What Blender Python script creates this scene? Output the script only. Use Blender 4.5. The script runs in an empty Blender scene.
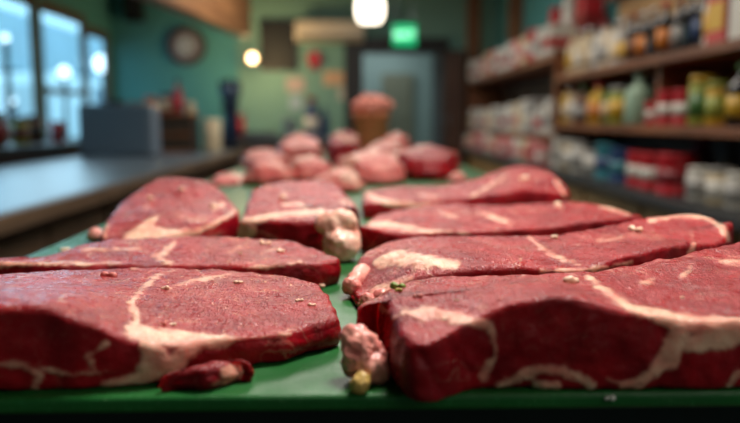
import bpy, bmesh, math, random
import numpy as np
from mathutils import Vector, Matrix, Euler, noise as mnoise
from mathutils.bvhtree import BVHTree

random.seed(7)
SC = bpy.context.scene
COL = SC.collection
PI = math.pi

# ------------------------------------------------------------------ camera
F = 719.0
CZ = 1.072           # camera height; the board top is at 0.90
BT = 0.900
pitch = math.atan(91.5 / F)
yaw = math.atan(18.0 / F)
cam = bpy.data.cameras.new('camera')
cam.sensor_width = 36.0
cam.lens = F * 36.0 / 740.0
cam.clip_start = 0.02
cam.clip_end = 80
cam.dof.use_dof = True
cam.dof.focus_distance = 0.60
cam.dof.aperture_fstop = 2.9
cam.dof.aperture_blades = 0
co = bpy.data.objects.new('camera', cam)
COL.objects.link(co)
co.location = (0, 0, CZ)
co.rotation_euler = Euler((PI / 2 - pitch, 0, -yaw), 'XYZ')
SC.camera = co
RM = co.rotation_euler.to_matrix()
CO = Vector((0, 0, CZ))


def ray(px, py):
    return (RM @ Vector(((px - 370) / F, -(py - 211.5) / F, -1.0))).normalized()


def at(px, py, h):
    """world XY where the sight line of a photo point meets the level h above the board"""
    r = ray(px, py)
    t = (BT + h - CZ) / r.z
    p = CO + r * t
    return (p.x, p.y)


def atY(px, py, Y):
    r = ray(px, py)
    return CO + r * (Y / r.y)


def atX(px, X):
    """depth along a wall at X for a photo column"""
    r = ray(px, 120)
    return X * r.y / r.x


# ------------------------------------------------------------------ bookkeeping
def tag(o, label=None, cat=None, group=None, kind=None):
    if label: o['label'] = label
    if cat: o['category'] = cat
    if group: o['group'] = group
    if kind: o['kind'] = kind
    return o


def link(name, me, mat, parent=None):
    o = bpy.data.objects.new(name, me)
    COL.objects.link(o)
    if mat is not None:
        if len(me.materials) == 0: me.materials.append(mat)
    if parent is not None: o.parent = parent
    return o


def empty(name, loc, label, cat, group=None, rz=0):
    o = bpy.data.objects.new(name, None)
    COL.objects.link(o)
    o.location = loc
    o.rotation_euler = (0, 0, rz)
    o.empty_display_size = 0.05
    return tag(o, label, cat, group)


def bm_obj(name, bm, mat, parent=None, smooth=False):
    me = bpy.data.meshes.new(name)
    bmesh.ops.recalc_face_normals(bm, faces=bm.faces)
    if smooth:
        for f in bm.faces: f.smooth = True
    bm.to_mesh(me)
    bm.free()
    return link(name, me, mat, parent)


def box(bm, x0, x1, y0, y1, z0, z1, bev=0.0, seg=2):
    r = bmesh.ops.create_cube(bm, size=1.0)
    vs = r['verts']
    bmesh.ops.scale(bm, vec=(x1 - x0, y1 - y0, z1 - z0), verts=vs)
    bmesh.ops.translate(bm, vec=((x0 + x1) / 2, (y0 + y1) / 2, (z0 + z1) / 2), verts=vs)
    if bev > 0:
        es = list({e for v in vs for e in v.link_edges})
        bmesh.ops.bevel(bm, geom=es, offset=bev, segments=seg, affect='EDGES', profile=0.5)


def boxo(name, mat, parent, x0, x1, y0, y1, z0, z1, bev=0.0):
    bm = bmesh.new()
    box(bm, x0, x1, y0, y1, z0, z1, bev)
    return bm_obj(name, bm, mat, parent)


def lathe(bm, prof, seg=28, cx=0, cy=0, cz=0):
    rings = []
    for (r, z) in prof:
        if r <= 1e-6:
            rings.append([bm.verts.new((cx, cy, cz + z))])
        else:
            rings.append([bm.verts.new((cx + r * math.cos(2 * PI * i / seg), cy + r * math.sin(2 * PI * i / seg), cz + z)) for i in range(seg)])
    for a, b in zip(rings[:-1], rings[1:]):
        if len(a) == 1 and len(b) == 1: continue
        for i in range(seg):
            j = (i + 1) % seg
            if len(a) == 1: bm.faces.new((a[0], b[i], b[j]))
            elif len(b) == 1: bm.faces.new((a[i], a[j], b[0]))
            else: bm.faces.new((a[i], a[j], b[j], b[i]))


def latheo(name, mat, parent, prof, seg=28, c=(0, 0, 0)):
    bm = bmesh.new()
    lathe(bm, prof, seg, *c)
    o = bm_obj(name, bm, mat, parent, smooth=True)
    return o


def tube(bm, p0, p1, r, seg=10):
    p0, p1 = Vector(p0), Vector(p1)
    d = p1 - p0
    res = bmesh.ops.create_cone(bm, cap_ends=True, segments=seg, radius1=r, radius2=r, depth=d.length)
    M = Matrix.Translation((p0 + p1) / 2) @ d.to_track_quat('Z', 'Y').to_matrix().to_4x4()
    bmesh.ops.transform(bm, matrix=M, verts=res['verts'])


def copy_tree(o, parent=None):
    c = o.copy()
    COL.objects.link(c)
    if parent is not None: c.parent = parent
    for ch in [x for x in COL.objects if x.parent == o]:
        copy_tree(ch, c)
    return c


# ------------------------------------------------------------------ materials
def lin(c):
    return tuple((x / 255 / 12.92) if x / 255 <= 0.04045 else ((x / 255 + 0.055) / 1.055) ** 2.4 for x in c)


class NT:
    def __init__(self, name):
        self.m = bpy.data.materials.new(name)
        self.m.use_nodes = True
        self.t = self.m.node_tree
        self.b = self.t.nodes['Principled BSDF']
        self.tc = self.t.nodes.new('ShaderNodeTexCoord')

    def n(self, typ, **kw):
        x = self.t.nodes.new(typ)
        for k, v in kw.items():
            if hasattr(x, k): setattr(x, k, v)
            else: x.inputs[k].default_value = v
        return x

    def l(self, a, b): self.t.links.new(a, b)

    def noise(self, scale, detail=3, dist=0.0, src=None, rough=0.5):
        x = self.n('ShaderNodeTexNoise')
        x.inputs['Scale'].default_value = scale
        x.inputs['Detail'].default_value = detail
        x.inputs['Distortion'].default_value = dist
        x.inputs['Roughness'].default_value = rough
        self.l(src if src is not None else self.tc.outputs['Object'], x.inputs['Vector'])
        return x.outputs['Fac']

    def math(self, op, a, b=None, c=None, clamp=False):
        x = self.n('ShaderNodeMath', operation=op)
        x.use_clamp = clamp
        for i, v in enumerate((a, b, c)):
            if v is None: continue
            if isinstance(v, (int, float)): x.inputs[i].default_value = v
            else: self.l(v, x.inputs[i])
        return x.outputs[0]

    def step(self, v, lo, hi, o0=0.0, o1=1.0):
        x = self.n('ShaderNodeMapRange')
        x.interpolation_type = 'SMOOTHSTEP'
        self.l(v, x.inputs['Value'])
        x.inputs['From Min'].default_value = lo
        x.inputs['From Max'].default_value = hi
        x.inputs['To Min'].default_value = o0
        x.inputs['To Max'].default_value = o1
        return x.outputs['Result']

    def mix(self, f, a, b):
        x = self.n('ShaderNodeMix', data_type='RGBA')
        if isinstance(f, (int, float)): x.inputs[0].default_value = f
        else: self.l(f, x.inputs[0])
        for i, v in ((6, a), (7, b)):
            if isinstance(v, tuple): x.inputs[i].default_value = (*v, 1)
            else: self.l(v, x.inputs[i])
        return x.outputs[2]

    def attr(self, name):
        x = self.n('ShaderNodeAttribute', attribute_name=name)
        return x.outputs['Fac']

    def bump(self, h, strength, dist, normal=None):
        x = self.n('ShaderNodeBump')
        x.inputs['Strength'].default_value = strength
        x.inputs['Distance'].default_value = dist
        self.l(h, x.inputs['Height'])
        if normal is not None: self.l(normal, x.inputs['Normal'])
        return x.outputs['Normal']


def simple(name, rgb, rough=0.5, metal=0.0, var=0.15, vscale=6.0, bump=0.0, bscale=60, spec=0.5, trans=0.0, coat=0.0):
    t = NT(name)
    c = lin(rgb)
    nz = t.noise(vscale, 4)
    d = tuple(x * (1 - var) for x in c)
    u = tuple(min(1, x * (1 + var)) for x in c)
    t.l(t.mix(nz, d, u), t.b.inputs['Base Color'])
    t.b.inputs['Roughness'].default_value = rough
    t.b.inputs['Metallic'].default_value = metal
    t.b.inputs['Specular IOR Level'].default_value = spec
    t.b.inputs['Transmission Weight'].default_value = trans
    t.b.inputs['Coat Weight'].default_value = coat
    if bump > 0:
        t.l(t.bump(t.noise(bscale, 4), bump, 0.002), t.b.inputs['Normal'])
    return t.m


def wood(name, dark, light, rough=0.5, axis='y', sc=3.0):
    t = NT(name)
    mp = t.n('ShaderNodeMapping')
    t.l(t.tc.outputs['Object'], mp.inputs['Vector'])
    s = {'x': (0.6, 9, 9), 'y': (9, 0.6, 9), 'z': (9, 9, 0.6)}[axis]
    mp.inputs['Scale'].default_value = tuple(k * sc / 3 for k in s)
    nz = t.noise(3.0, 6, 0.6, src=mp.outputs['Vector'])
    f = t.step(nz, 0.3, 0.7)
    t.l(t.mix(f, lin(dark), lin(light)), t.b.inputs['Base Color'])
    t.b.inputs['Roughness'].default_value = rough
    t.l(t.bump(nz, 0.2, 0.002), t.b.inputs['Normal'])
    return t.m


def emit(name, rgb, strength, base=(255, 255, 255)):
    t = NT(name)
    t.b.inputs['Base Color'].default_value = (*lin(base), 1)
    t.b.inputs['Emission Color'].default_value = (*lin(rgb), 1)
    t.b.inputs['Emission Strength'].default_value = strength
    return t.m


def meat_material(name, red_a=(130, 18, 26), red_b=(168, 46, 50), fat_c=(232, 194, 166), marble=1.0, grain=1.0, side_mix=0.95):
    t = NT(name)
    fa = t.attr('fat')                     # distance (m) inside a seam of fat, negative outside
    sd = t.attr('side')                    # 1 on the cut edge of the steak
    e1 = t.math('SUBTRACT', t.noise(70, 5, 0.5), 0.5)
    e2 = t.math('SUBTRACT', t.noise(300, 3), 0.5)
    d = t.math('ADD', fa, t.math('ADD', t.math('MULTIPLY', e1, 0.011), t.math('MULTIPLY', e2, 0.002)))
    fat = t.step(d, -0.0020, 0.0020)
    # marbling: thin pale threads between muscle bundles
    m1 = t.math('ABSOLUTE', t.math('SUBTRACT', t.noise(16, 4, 1.2), 0.5))
    line = t.step(m1, 0.004, 0.016, 1.0, 0.0)
    msk = t.step(t.noise(13, 2), 0.50, 0.62)
    m2 = t.math('ABSOLUTE', t.math('SUBTRACT', t.noise(60, 3, 1.5), 0.5))
    line2 = t.step(m2, 0.004, 0.028, 0.6, 0.0)
    msk2 = t.step(t.noise(22, 2), 0.53, 0.66)
    marb = t.math('MAXIMUM', t.math('MULTIPLY', line, msk), t.math('MULTIPLY', line2, msk2))
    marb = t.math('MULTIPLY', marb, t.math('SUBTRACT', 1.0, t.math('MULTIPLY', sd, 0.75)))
    marb = t.math('MULTIPLY', marb, 0.62 * marble)
    # lean meat
    var = t.step(t.noise(26, 4, 0.4), 0.28, 0.72)
    lean = t.mix(var, lin(red_a), lin(red_b))
    mp = t.n('ShaderNodeMapping')
    t.l(t.tc.outputs['Object'], mp.inputs['Vector'])
    mp.inputs['Scale'].default_value = (1.0, 0.45, 1.0)
    fib = t.noise(420, 3, 0.8, src=mp.outputs['Vector'])
    fibm = t.step(fib, 0.52, 0.75, 0.0, 0.45)
    lean = t.mix(fibm, lean, lin((206, 92, 92)))
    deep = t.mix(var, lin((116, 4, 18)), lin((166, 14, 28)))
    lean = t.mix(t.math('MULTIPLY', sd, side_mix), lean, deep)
    fatv = t.step(t.noise(45, 4, 0.3), 0.3, 0.72)
    fcol = t.mix(fatv, lin(fat_c), lin((214, 140, 122)))
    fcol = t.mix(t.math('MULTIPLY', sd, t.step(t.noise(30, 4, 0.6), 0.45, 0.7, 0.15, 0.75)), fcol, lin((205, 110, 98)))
    allfat = t.math('MAXIMUM', fat, marb)
    t.l(t.mix(allfat, lean, fcol), t.b.inputs['Base Color'])
    r0 = t.step(t.noise(90, 3), 0.3, 0.7, 0.22, 0.42)
    t.l(t.math('ADD', r0, t.math('MULTIPLY', fat, 0.08)), t.b.inputs['Roughness'])
    t.b.inputs['Subsurface Weight'].default_value = 0.45
    t.b.inputs['Subsurface Radius'].default_value = (1.0, 0.10, 0.10)
    t.b.inputs['Subsurface Scale'].default_value = 0.010
    # wet, fibrous relief
    fine = t.math('MULTIPLY', t.math('SUBTRACT', fib, 0.5), t.math('SUBTRACT', 1.0, t.math('MULTIPLY', t.math('MAXIMUM', sd, fat), 0.75)))
    n1 = t.bump(t.math('MULTIPLY', t.noise(130, 5, 0.6, rough=0.6), t.math('SUBTRACT', 1.0, t.math('MULTIPLY', sd, 0.7))), 0.7 * grain, 0.0022)
    n2 = t.bump(fine, 1.0 * grain, 0.0026, n1)
    n3 = t.bump(allfat, 0.5, 0.0008, n2)
    t.l(n3, t.b.inputs['Normal'])
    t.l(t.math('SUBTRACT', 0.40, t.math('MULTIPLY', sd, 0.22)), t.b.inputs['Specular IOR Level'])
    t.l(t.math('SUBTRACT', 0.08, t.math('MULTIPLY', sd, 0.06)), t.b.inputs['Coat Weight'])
    t.b.inputs['Coat Roughness'].default_value = 0.12
    t.l(n3, t.b.inputs['Coat Normal'])
    return t.m


def fat_material(name, a, b, rough=0.35, sss=0.25, sscale=0.006):
    t = NT(name)
    v = t.step(t.noise(70, 4, 0.5), 0.3, 0.7)
    t.l(t.mix(v, lin(a), lin(b)), t.b.inputs['Base Color'])
    t.b.inputs['Roughness'].default_value = rough
    t.b.inputs['Subsurface Weight'].default_value = sss
    t.b.inputs['Subsurface Radius'].default_value = (1.0, 0.4, 0.3)
    t.b.inputs['Subsurface Scale'].default_value = sscale
    t.l(t.bump(t.noise(160, 4), 0.4, 0.0015), t.b.inputs['Normal'])
    return t.m


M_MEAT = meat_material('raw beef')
M_MEAT_PALE = meat_material('raw beef pale', (204, 96, 94), (230, 148, 136), (250, 222, 202), marble=1.6, side_mix=0.3)
M_FAT = fat_material('beef fat', (248, 204, 180), (230, 154, 136), .33, .08)
M_FAT_Y = fat_material('yellow fat', (206, 170, 96), (164, 128, 60), .4, .05)
M_FAT_PINK = fat_material('pink fat', (240, 168, 152), (212, 106, 102), .33, .08)
M_CRUMB = fat_material('fat crumb', (246, 214, 186), (236, 182, 152), .4, 0.0)
M_CRUMB_PINK = fat_material('pink crumb', (226, 140, 128), (200, 90, 84), .4, 0.0)

# ------------------------------------------------------------------ meat builder
def spline(pts, n):
    P = np.array(pts, float)
    m = len(P)
    out = []
    for i in range(m):
        p0, p1, p2, p3 = P[i - 1], P[i], P[(i + 1) % m], P[(i + 2) % m]
        # centripetal-like: plain Catmull-Rom with reduced tension
        for t in np.linspace(0, 1, 24, endpoint=False):
            a = 0.42
            t1, t2 = a * (p2 - p0), a * (p3 - p1)
            h00, h10, h01, h11 = 2*t**3-3*t**2+1, t**3-2*t**2+t, -2*t**3+3*t**2, t**3-t**2
            out.append(h00*p1 + h10*t1 + h01*p2 + h11*t2)
    D = np.array(out)
    D2 = np.vstack([D, D[:1]])
    L = np.concatenate([[0], np.cumsum(np.linalg.norm(np.diff(D2, axis=0), axis=1))])
    s = np.linspace(0, L[-1], n, endpoint=False)
    return np.stack([np.interp(s, L, D2[:, k]) for k in range(2)], 1)


def idw(ctrl, X, Y):
    """smooth height field through the control points (thin plate spline)"""
    C = np.array(ctrl, float)
    n = len(C)
    sc = 10.0
    def U(r2):
        return np.where(r2 > 1e-12, r2 * np.log(np.maximum(r2, 1e-12)), 0.0)
    x, y, z = C[:, 0] * sc, C[:, 1] * sc, C[:, 2]
    K = U((x[:, None] - x) ** 2 + (y[:, None] - y) ** 2) + np.eye(n) * 0.03
    Pm = np.column_stack([np.ones(n), x, y])
    A = np.zeros((n + 3, n + 3))
    A[:n, :n] = K
    A[:n, n:] = Pm
    A[n:, :n] = Pm.T
    w = np.linalg.solve(A, np.concatenate([z, np.zeros(3)]))
    out = w[n] + w[n + 1] * X * sc + w[n + 2] * Y * sc
    for k in range(n):
        out = out + w[k] * U((X * sc - x[k]) ** 2 + (Y * sc - y[k]) ** 2)
    return np.clip(out, z.min() * 0.8, z.max() * 1.08)


def fbm(P, freq, octs, seed):
    out = np.zeros(len(P))
    off = Vector((seed * 13.7, seed * 7.1, seed * 3.3))
    f, a = freq, 1.0
    nz = mnoise.noise
    for _ in range(octs):
        Q = P * f
        out += a * np.fromiter((nz(Vector(q) + off) for q in Q), float, len(P))
        f *= 2.1
        a *= 0.5
    return out


RMI = np.array(RM.transposed())


def project(V):
    L = (V - np.array(CO)) @ RMI.T
    d = -L[:, 2]
    return 370 + F * L[:, 0] / d, 211.5 - F * L[:, 1] / d, d


def seg_dist(V, S, nrm=None, apparent=True):
    """how far each point lies inside a seam sampled as S = (x, y, z, halfwidth); the seam keeps its apparent width where the surface is grazed"""
    best = np.full(len(V), -0.02)
    if not apparent:
        for s in S:
            np.maximum(best, s[3] - np.sqrt(((V - s[:3]) ** 2).sum(1)), out=best)
        return best
    x, y, d = project(V)
    sx, sy, sd = project(S[:, :3])
    facing = (((np.array(CO) - V) * nrm).sum(1) > -0.02 * d)
    for k in range(len(S)):
        near = facing & (np.abs(x - sx[k]) < 60) & (np.abs(y - sy[k]) < 60)
        ii = np.nonzero(near)[0]
        if len(ii) == 0: continue
        dd = S[k, 3] - np.hypot(x[ii] - sx[k], y[ii] - sy[k]) * d[ii] / F
        far = ((V[ii] - S[k, :3]) ** 2).sum(1) > 0.09 ** 2
        dd[far] = -0.02
        best[ii] = np.maximum(best[ii], dd)
    return best


def slab(name, rim, ctrl, strokes=(), parent=None, mat=None, N=420, NT_=64, NS=22, rnd=0.0055, bulge=0.0015,
         spine=None, seed=1, disp=(0.0014, 0.0008), grooves=(), raw_rim=False, rag=0.0022, floor=0.0, ridges=()):
    pts = rim if raw_rim else [at(*r) for r in rim]
    cps = ctrl if raw_rim else [(*at(*c), c[2]) for c in ctrl]
    R = spline(pts, N)
    # ragged outline
    P3 = np.column_stack([R, np.zeros(N)])
    cen = R.mean(0)
    if spine is None:
        # principal axis of the outline
        q = R - cen
        u, s, vt = np.linalg.svd(q, full_matrices=False)
        ax = vt[0]
        pr = q @ ax
        A, B = cen + ax * pr.min() * 0.55, cen + ax * pr.max() * 0.55
    else:
        A, B = np.array(at(*spine[0])), np.array(at(*spine[1]))
    ab = B - A
    tt = np.clip(((R - A) @ ab) / (ab @ ab), 0, 1)
    S = A + tt[:, None] * ab
    dirv = S - R
    ln = np.linalg.norm(dirv, axis=1)
    dirn = dirv / ln[:, None]
    R = R + dirn * (fbm(P3, 22, 3, seed)[:, None] * rag)
    dirv = S - R
    ln = np.linalg.norm(dirv, axis=1)
    rings, sides = [], []
    Hrim = idw(cps, R[:, 0], R[:, 1])
    rr = np.minimum(rnd, Hrim * 0.45)
    for t in np.linspace(0.0, 1.0, NT_):
        ins = rr
        Q = S + (R + dirn * ins[:, None] - S) * t
        z = idw(cps, Q[:, 0], Q[:, 1])
        rings.append(np.column_stack([Q, z]))
        sides.append(np.zeros(N))
    # rounded lip
    for a in np.linspace(0, PI / 2, 9)[1:]:
        Q = R + dirn * (rr * (1 - math.sin(a)))[:, None]
        z = idw(cps, Q[:, 0], Q[:, 1]) - rr * (1 - math.cos(a))
        rings.append(np.column_stack([Q, z]))
        sides.append(np.full(N, min(1.0, a / (PI / 2) * 1.3)))
    r2 = np.minimum(0.005, Hrim * 0.2)
    zt = Hrim - rr
    for t in np.linspace(0, 1, NS)[1:]:
        z = zt + (r2 - zt) * t
        Q = R - dirn * (bulge * math.sin(PI * t))
        rings.append(np.column_stack([Q, z]))
        sides.append(np.ones(N))
    for a in np.linspace(0, PI / 2, 5)[1:]:
        Q = R + dirn * (r2 * (1 - math.cos(a)))[:, None]
        rings.append(np.column_stack([Q, r2 * (1 - math.sin(a))]))
        sides.append(np.ones(N))
    for t in (0.8, 0.5, 0.2, 0.0):
        Q = S + (R - S) * t * 0.97
        rings.append(np.column_stack([Q, np.zeros(N)]))
        sides.append(np.ones(N))
    V = np.vstack(rings)
    V[:, 2] += BT + floor
    side = np.concatenate(sides)
    nr = len(rings)
    idx = np.arange(N)
    faces = []
    for k in range(nr - 1):
        a = k * N + idx
        b = k * N + np.roll(idx, -1)
        faces.append(np.column_stack([a, b, b + N, a + N]))
    Fc = np.vstack(faces)
    me = bpy.data.meshes.new(name)
    me.from_pydata(V.tolist(), [], Fc.tolist())
    me.update()

    def normals():
        nn = np.empty(len(V) * 3)
        me.vertex_normals.foreach_get('vector', nn)
        return nn.reshape(-1, 3)
    nrm = normals()
    if nrm[N * 5:N * 8, 2].mean() < 0:
        me.flip_normals()
        nrm = normals()
    dsp = fbm(V, 28, 3, seed + 3) * disp[0] + fbm(V, 95, 3, seed + 9) * disp[1]
    sidew = fbm(V * np.array([1, 1, 0.6]), 40, 2, seed + 20) * 0.0022 * side
    live = np.ones(len(V))
    live[-4 * N:] = 0
    V2 = V + nrm * ((dsp + sidew) * live)[:, None]
    V2[:, 2] = np.maximum(V2[:, 2], BT + floor + 0.0004)
    V2[-4 * N:, 2] = BT + floor + 0.0004
    # seams of fat, traced on the real surface
    bvh = BVHTree.FromPolygons(V2.tolist(), Fc.tolist())

    def trace(polyline):
        out = []
        PL = np.array(polyline, float)
        for a, b in zip(PL[:-1], PL[1:]):
            n = max(2, int(math.hypot(b[0] - a[0], b[1] - a[1]) / 2.0))
            for t in np.linspace(0, 1, n):
                q = a + (b - a) * t
                loc, nn, fi, dist = bvh.ray_cast(CO, ray(q[0], q[1]))
                if loc is not None:
                    out.append((loc.x, loc.y, loc.z, q[2] * dist / F))
        return np.array(out)
    fat = np.full(len(V), -0.02)
    for st in strokes:
        T = trace(st)
        if len(T): fat = np.maximum(fat, seg_dist(V2, T, nrm))
    me.vertices.foreach_get('co', np.empty(len(V) * 3))
    rise = np.clip((fat + 0.002) / 0.005, 0, 1) * 0.0009
    for g in grooves:
        T = trace([(*p[:2], p[2]) for p in g[0]])
        if len(T):
            gd = seg_dist(V2, T, None, False)
            w = np.clip((gd + 0.004) / 0.010, 0, 1)
            rise = rise - w * w * (3 - 2 * w) * g[1]
    V2 = V2 + nrm * (rise * live)[:, None]
    V2[:, 2] = np.maximum(V2[:, 2], BT + floor + 0.0004)
    me.vertices.foreach_set('co', V2.ravel())
    at1 = me.attributes.new('fat', 'FLOAT', 'POINT')
    at1.data.foreach_set('value', fat)
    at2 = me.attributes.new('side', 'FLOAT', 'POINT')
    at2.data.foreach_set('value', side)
    me.polygons.foreach_set('use_smooth', [True] * len(me.polygons))
    me.update()
    return link(name, me, mat or M_MEAT, parent)


def lump(name, c, spheres, mat, parent=None, sub=5, nz=0.0015, freq=90, seed=3, k=0.18, zmin=None):
    """a knob of fat: the outer shell of several soft balls around c"""
    bm = bmesh.new()
    bmesh.ops.create_icosphere(bm, subdivisions=sub, radius=1.0)
    vs = list(bm.verts)
    D = np.array([v.co[:] for v in vs])
    best = None
    R = []
    for (ox, oy, oz, r) in spheres:
        o = np.array((ox, oy, oz))
        b = D @ o
        disc = b * b - (o @ o) + r * r
        t = np.where(disc > 0, b + np.sqrt(np.maximum(disc, 0)), 1e-4)
        R.append(np.maximum(t, 1e-4))
    R = np.array(R)
    s = max(x[3] for x in spheres) * k
    rad = s * np.log(np.exp(R / s).sum(0))
    P = D * rad[:, None]
    W = P + np.array(c)
    rad2 = fbm(W, freq, 3, seed) * nz
    W = W + D * rad2[:, None]
    if zmin is not None: W[:, 2] = np.maximum(W[:, 2], zmin)
    for v, p in zip(vs, W): v.co = p
    return bm_obj(name, bm, mat, parent, smooth=True)

# ------------------------------------------------------------------ board and its table
def board_material():
    t = NT('green plastic board')
    v = t.step(t.noise(9, 5, .3), .3, .7)
    c = t.mix(v, lin((14, 80, 30)), lin((26, 98, 40)))
    mp = t.n('ShaderNodeMapping')
    t.l(t.tc.outputs['Object'], mp.inputs['Vector'])
    mp.inputs['Scale'].default_value = (260, 30, 60)
    scr = t.step(t.noise(1.0, 4, 1.5, src=mp.outputs['Vector']), .60, .72, 0, .35)
    c = t.mix(scr, c, lin((60, 140, 84)))
    spk = t.step(t.noise(420, 2), .66, .74, 0, .5)
    c = t.mix(spk, c, lin((96, 150, 100)))
    t.l(c, t.b.inputs['Base Color'])
    t.l(t.step(t.noise(40, 4), .3, .7, .34, .5), t.b.inputs['Roughness'])
    t.b.inputs['Specular IOR Level'].default_value = .42
    t.l(t.bump(t.noise(500, 4), .5, .0009), t.b.inputs['Normal'])
    return t.m
M_BOARD = board_material()
M_STEEL = simple('worn steel', (150, 154, 158), .32, 1.0, .12, 12)
M_DSTEEL = simple('dark steel', (40, 42, 46), .4, .6, .2)
bm = bmesh.new()
BX0, BX1, BY0, BY1 = -.416, .432, .4345, 3.9
box(bm, BX0, BX1, BY0, BY1, BT - .011, BT)
ve = [e for e in bm.edges if abs(e.verts[0].co.z - e.verts[1].co.z) > .005]
bmesh.ops.bevel(bm, geom=ve, offset=.02, segments=5, affect='EDGES', profile=.5)
he = [e for e in bm.edges if abs(e.verts[0].co.z - e.verts[1].co.z) < .001 and len(e.link_faces) == 2 and abs(e.link_faces[0].normal.z - e.link_faces[1].normal.z) > .5]
bmesh.ops.bevel(bm, geom=he, offset=.0035, segments=3, affect='EDGES', profile=.5)
bm_o = bm_obj('cutting_board', bm, M_BOARD)
tag(bm_o, 'long green plastic cutting board running away under all the meat', 'cutting board')

tb = empty('work_table', (0, 2.2, 0), 'dark work table beneath the long green cutting board', 'table')
def tbx(n, x0, x1, y0, y1, z0, z1, m, bev=0):
    return boxo(n, m, tb, x0, x1, y0 - 2.2, y1 - 2.2, z0, z1, bev)
tbx('tabletop', -.40, .41, .47, 3.86, .842, .8885, M_DSTEEL, .004)
for sx in (-.36, .37):
    for sy in (.52, 3.80):
        tbx('leg', sx - .025, sx + .025, sy - .025, sy + .025, 0, .842, M_DSTEEL, .004)
tbx('lower_shelf', -.34, .35, .56, 3.76, .22, .25, M_DSTEEL, .004)
# ------------------------------------------------------------------ steaks, scraps and the tub on the board
G_STEAK = 'raw steaks laid out on the green board'

stk_a = slab('raw_steak',
    [(-75, 282, .035), (0, 274, .035), (75, 269, .034), (160, 267, .030), (240, 270, .029), (308, 280, .027), (327, 292, .025), (336, 314, .020),
     (338, 346, 0), (300, 359, 0), (232, 370, 0), (160, 386, 0), (60, 391, 0), (-75, 392, 0)],
    [(-60, 315, .054), (40, 302, .056), (95, 318, .044), (132, 338, .031), (225, 341, .024), (330, 320, .022), (180, 292, .030), (60, 278, .036), (-40, 285, .042), (240, 280, .029), (320, 296, .026), (280, 305, .026)],
    strokes=[[(0, 269, 2.5), (40, 269, 2), (84, 268, 1.6), (150, 268, 0.8)],
             [(176, 270, 0.5), (159, 274, 1.2), (139, 292, 1.9), (131, 304, 3), (136, 316, 3.4), (134, 328, 5)],
             [(132, 331, 6), (160, 338, 9), (195, 341, 8), (228, 340, 4)],
             [(150, 345, 10), (158, 362, 12), (140, 378, 6), (104, 385, 2)],
             [(192, 346, 9), (172, 366, 8)],
             [(0, 364, 2.5), (24, 365, 2.5), (40, 375, 2.5), (34, 388, 3)],
             [(40, 368, 1.2), (72, 375, 1.2), (112, 370, 1.4)],
             [(105, 344, 1.0), (88, 356, 1.2), (96, 372, 1.0)],
             [(228, 340, 1.0), (290, 334, 0.3)],
             [(170, 288, 0.8), (190, 281, 0.8), (230, 275, 0.8)]],
    grooves=[([(150, 272, 1), (128, 302, 2), (132, 322, 2)], .0022), ([(205, 276, 1), (235, 272, 1), (272, 280, 1), (282, 290, 1)], .0016)],
    seed=1, N=520, NT_=90, NS=30)
tag(stk_a, 'thick raw steak at the front left with a broad fat patch on its cut face', 'steak', G_STEAK)

stk_b = slab('raw_steak',
    [(-75, 266, .03), (0, 261, .03), (60, 252, .03), (90, 244, .03), (130, 240, .03), (230, 238, .03), (298, 242, .03), (331, 254, .028), (338, 268, .015),
     (338, 284, 0), (312, 289, 0), (240, 292, 0), (100, 292, 0), (-75, 292, 0)],
    [(-40, 272, .03), (60, 256, .029), (150, 250, .030), (245, 250, .030), (320, 256, .027), (245, 268, .027), (300, 264, .027), (100, 270, .026)],
    strokes=[[(174, 243, 2), (164, 253, 3.2), (153, 256, 2), (170, 264, 2.4)],
             [(244, 268, 1.4), (274, 266, 1.2), (300, 262, 0.6)],
             [(0, 265, 1.6), (60, 264, 1.4), (120, 264, 1)],
             [(82, 250, 0.8), (139, 249, 0.9)], [(230, 252, 0.7), (240, 246, 0.8)],
             [(262, 254, 0.8), (280, 248, 1.0)]],
    seed=2, N=440, NT_=60, NS=22)
tag(stk_b, 'flat raw steak directly behind the thick front left steak', 'steak', G_STEAK)

stk_c = slab('raw_steak',
    [(101, 243, .015), (103, 228, .03), (113, 211, .042), (135, 194, .055), (163, 183, .065), (187, 180, .07), (215, 187, .065), (236, 202, .05),
     (240, 214, .036), (236, 240, 0), (190, 252, 0), (140, 258, 0), (106, 258, 0)],
    [(112, 240, .022), (150, 240, .022), (200, 234, .028), (228, 218, .034), (120, 212, .042), (165, 190, .062), (190, 186, .068), (170, 212, .046), (228, 203, .048)],
    strokes=[[(126, 240, 4), (139, 234, 7), (152, 222, 4), (158, 216, 1)], [(148, 234, 7), (174, 235, 4.5), (197, 232, 3.2), (213, 225, 2.2), (235, 211, 1.5)],
             [(214, 209, 1.6), (222, 205, 2.2)], [(180, 190, 1), (184, 189, 1.2)], [(104, 236, 2), (108, 222, 1)], [(206, 246, 1.5), (220, 232, 1.2)]],
    seed=3, N=380, NT_=50, NS=22, rnd=.007)
tag(stk_c, 'round raw steak sloping up at the back left beside the bare board edge', 'steak', G_STEAK)
px = at(96, 234, .012)
lump('fat_lump', (px[0] - .002, px[1], BT + .011), [(0, 0, 0, .010), (.008, .002, -.002, .008), (-.006, .004, -.003, .007)], M_FAT_PINK, stk_c, sub=4, zmin=BT)

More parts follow.
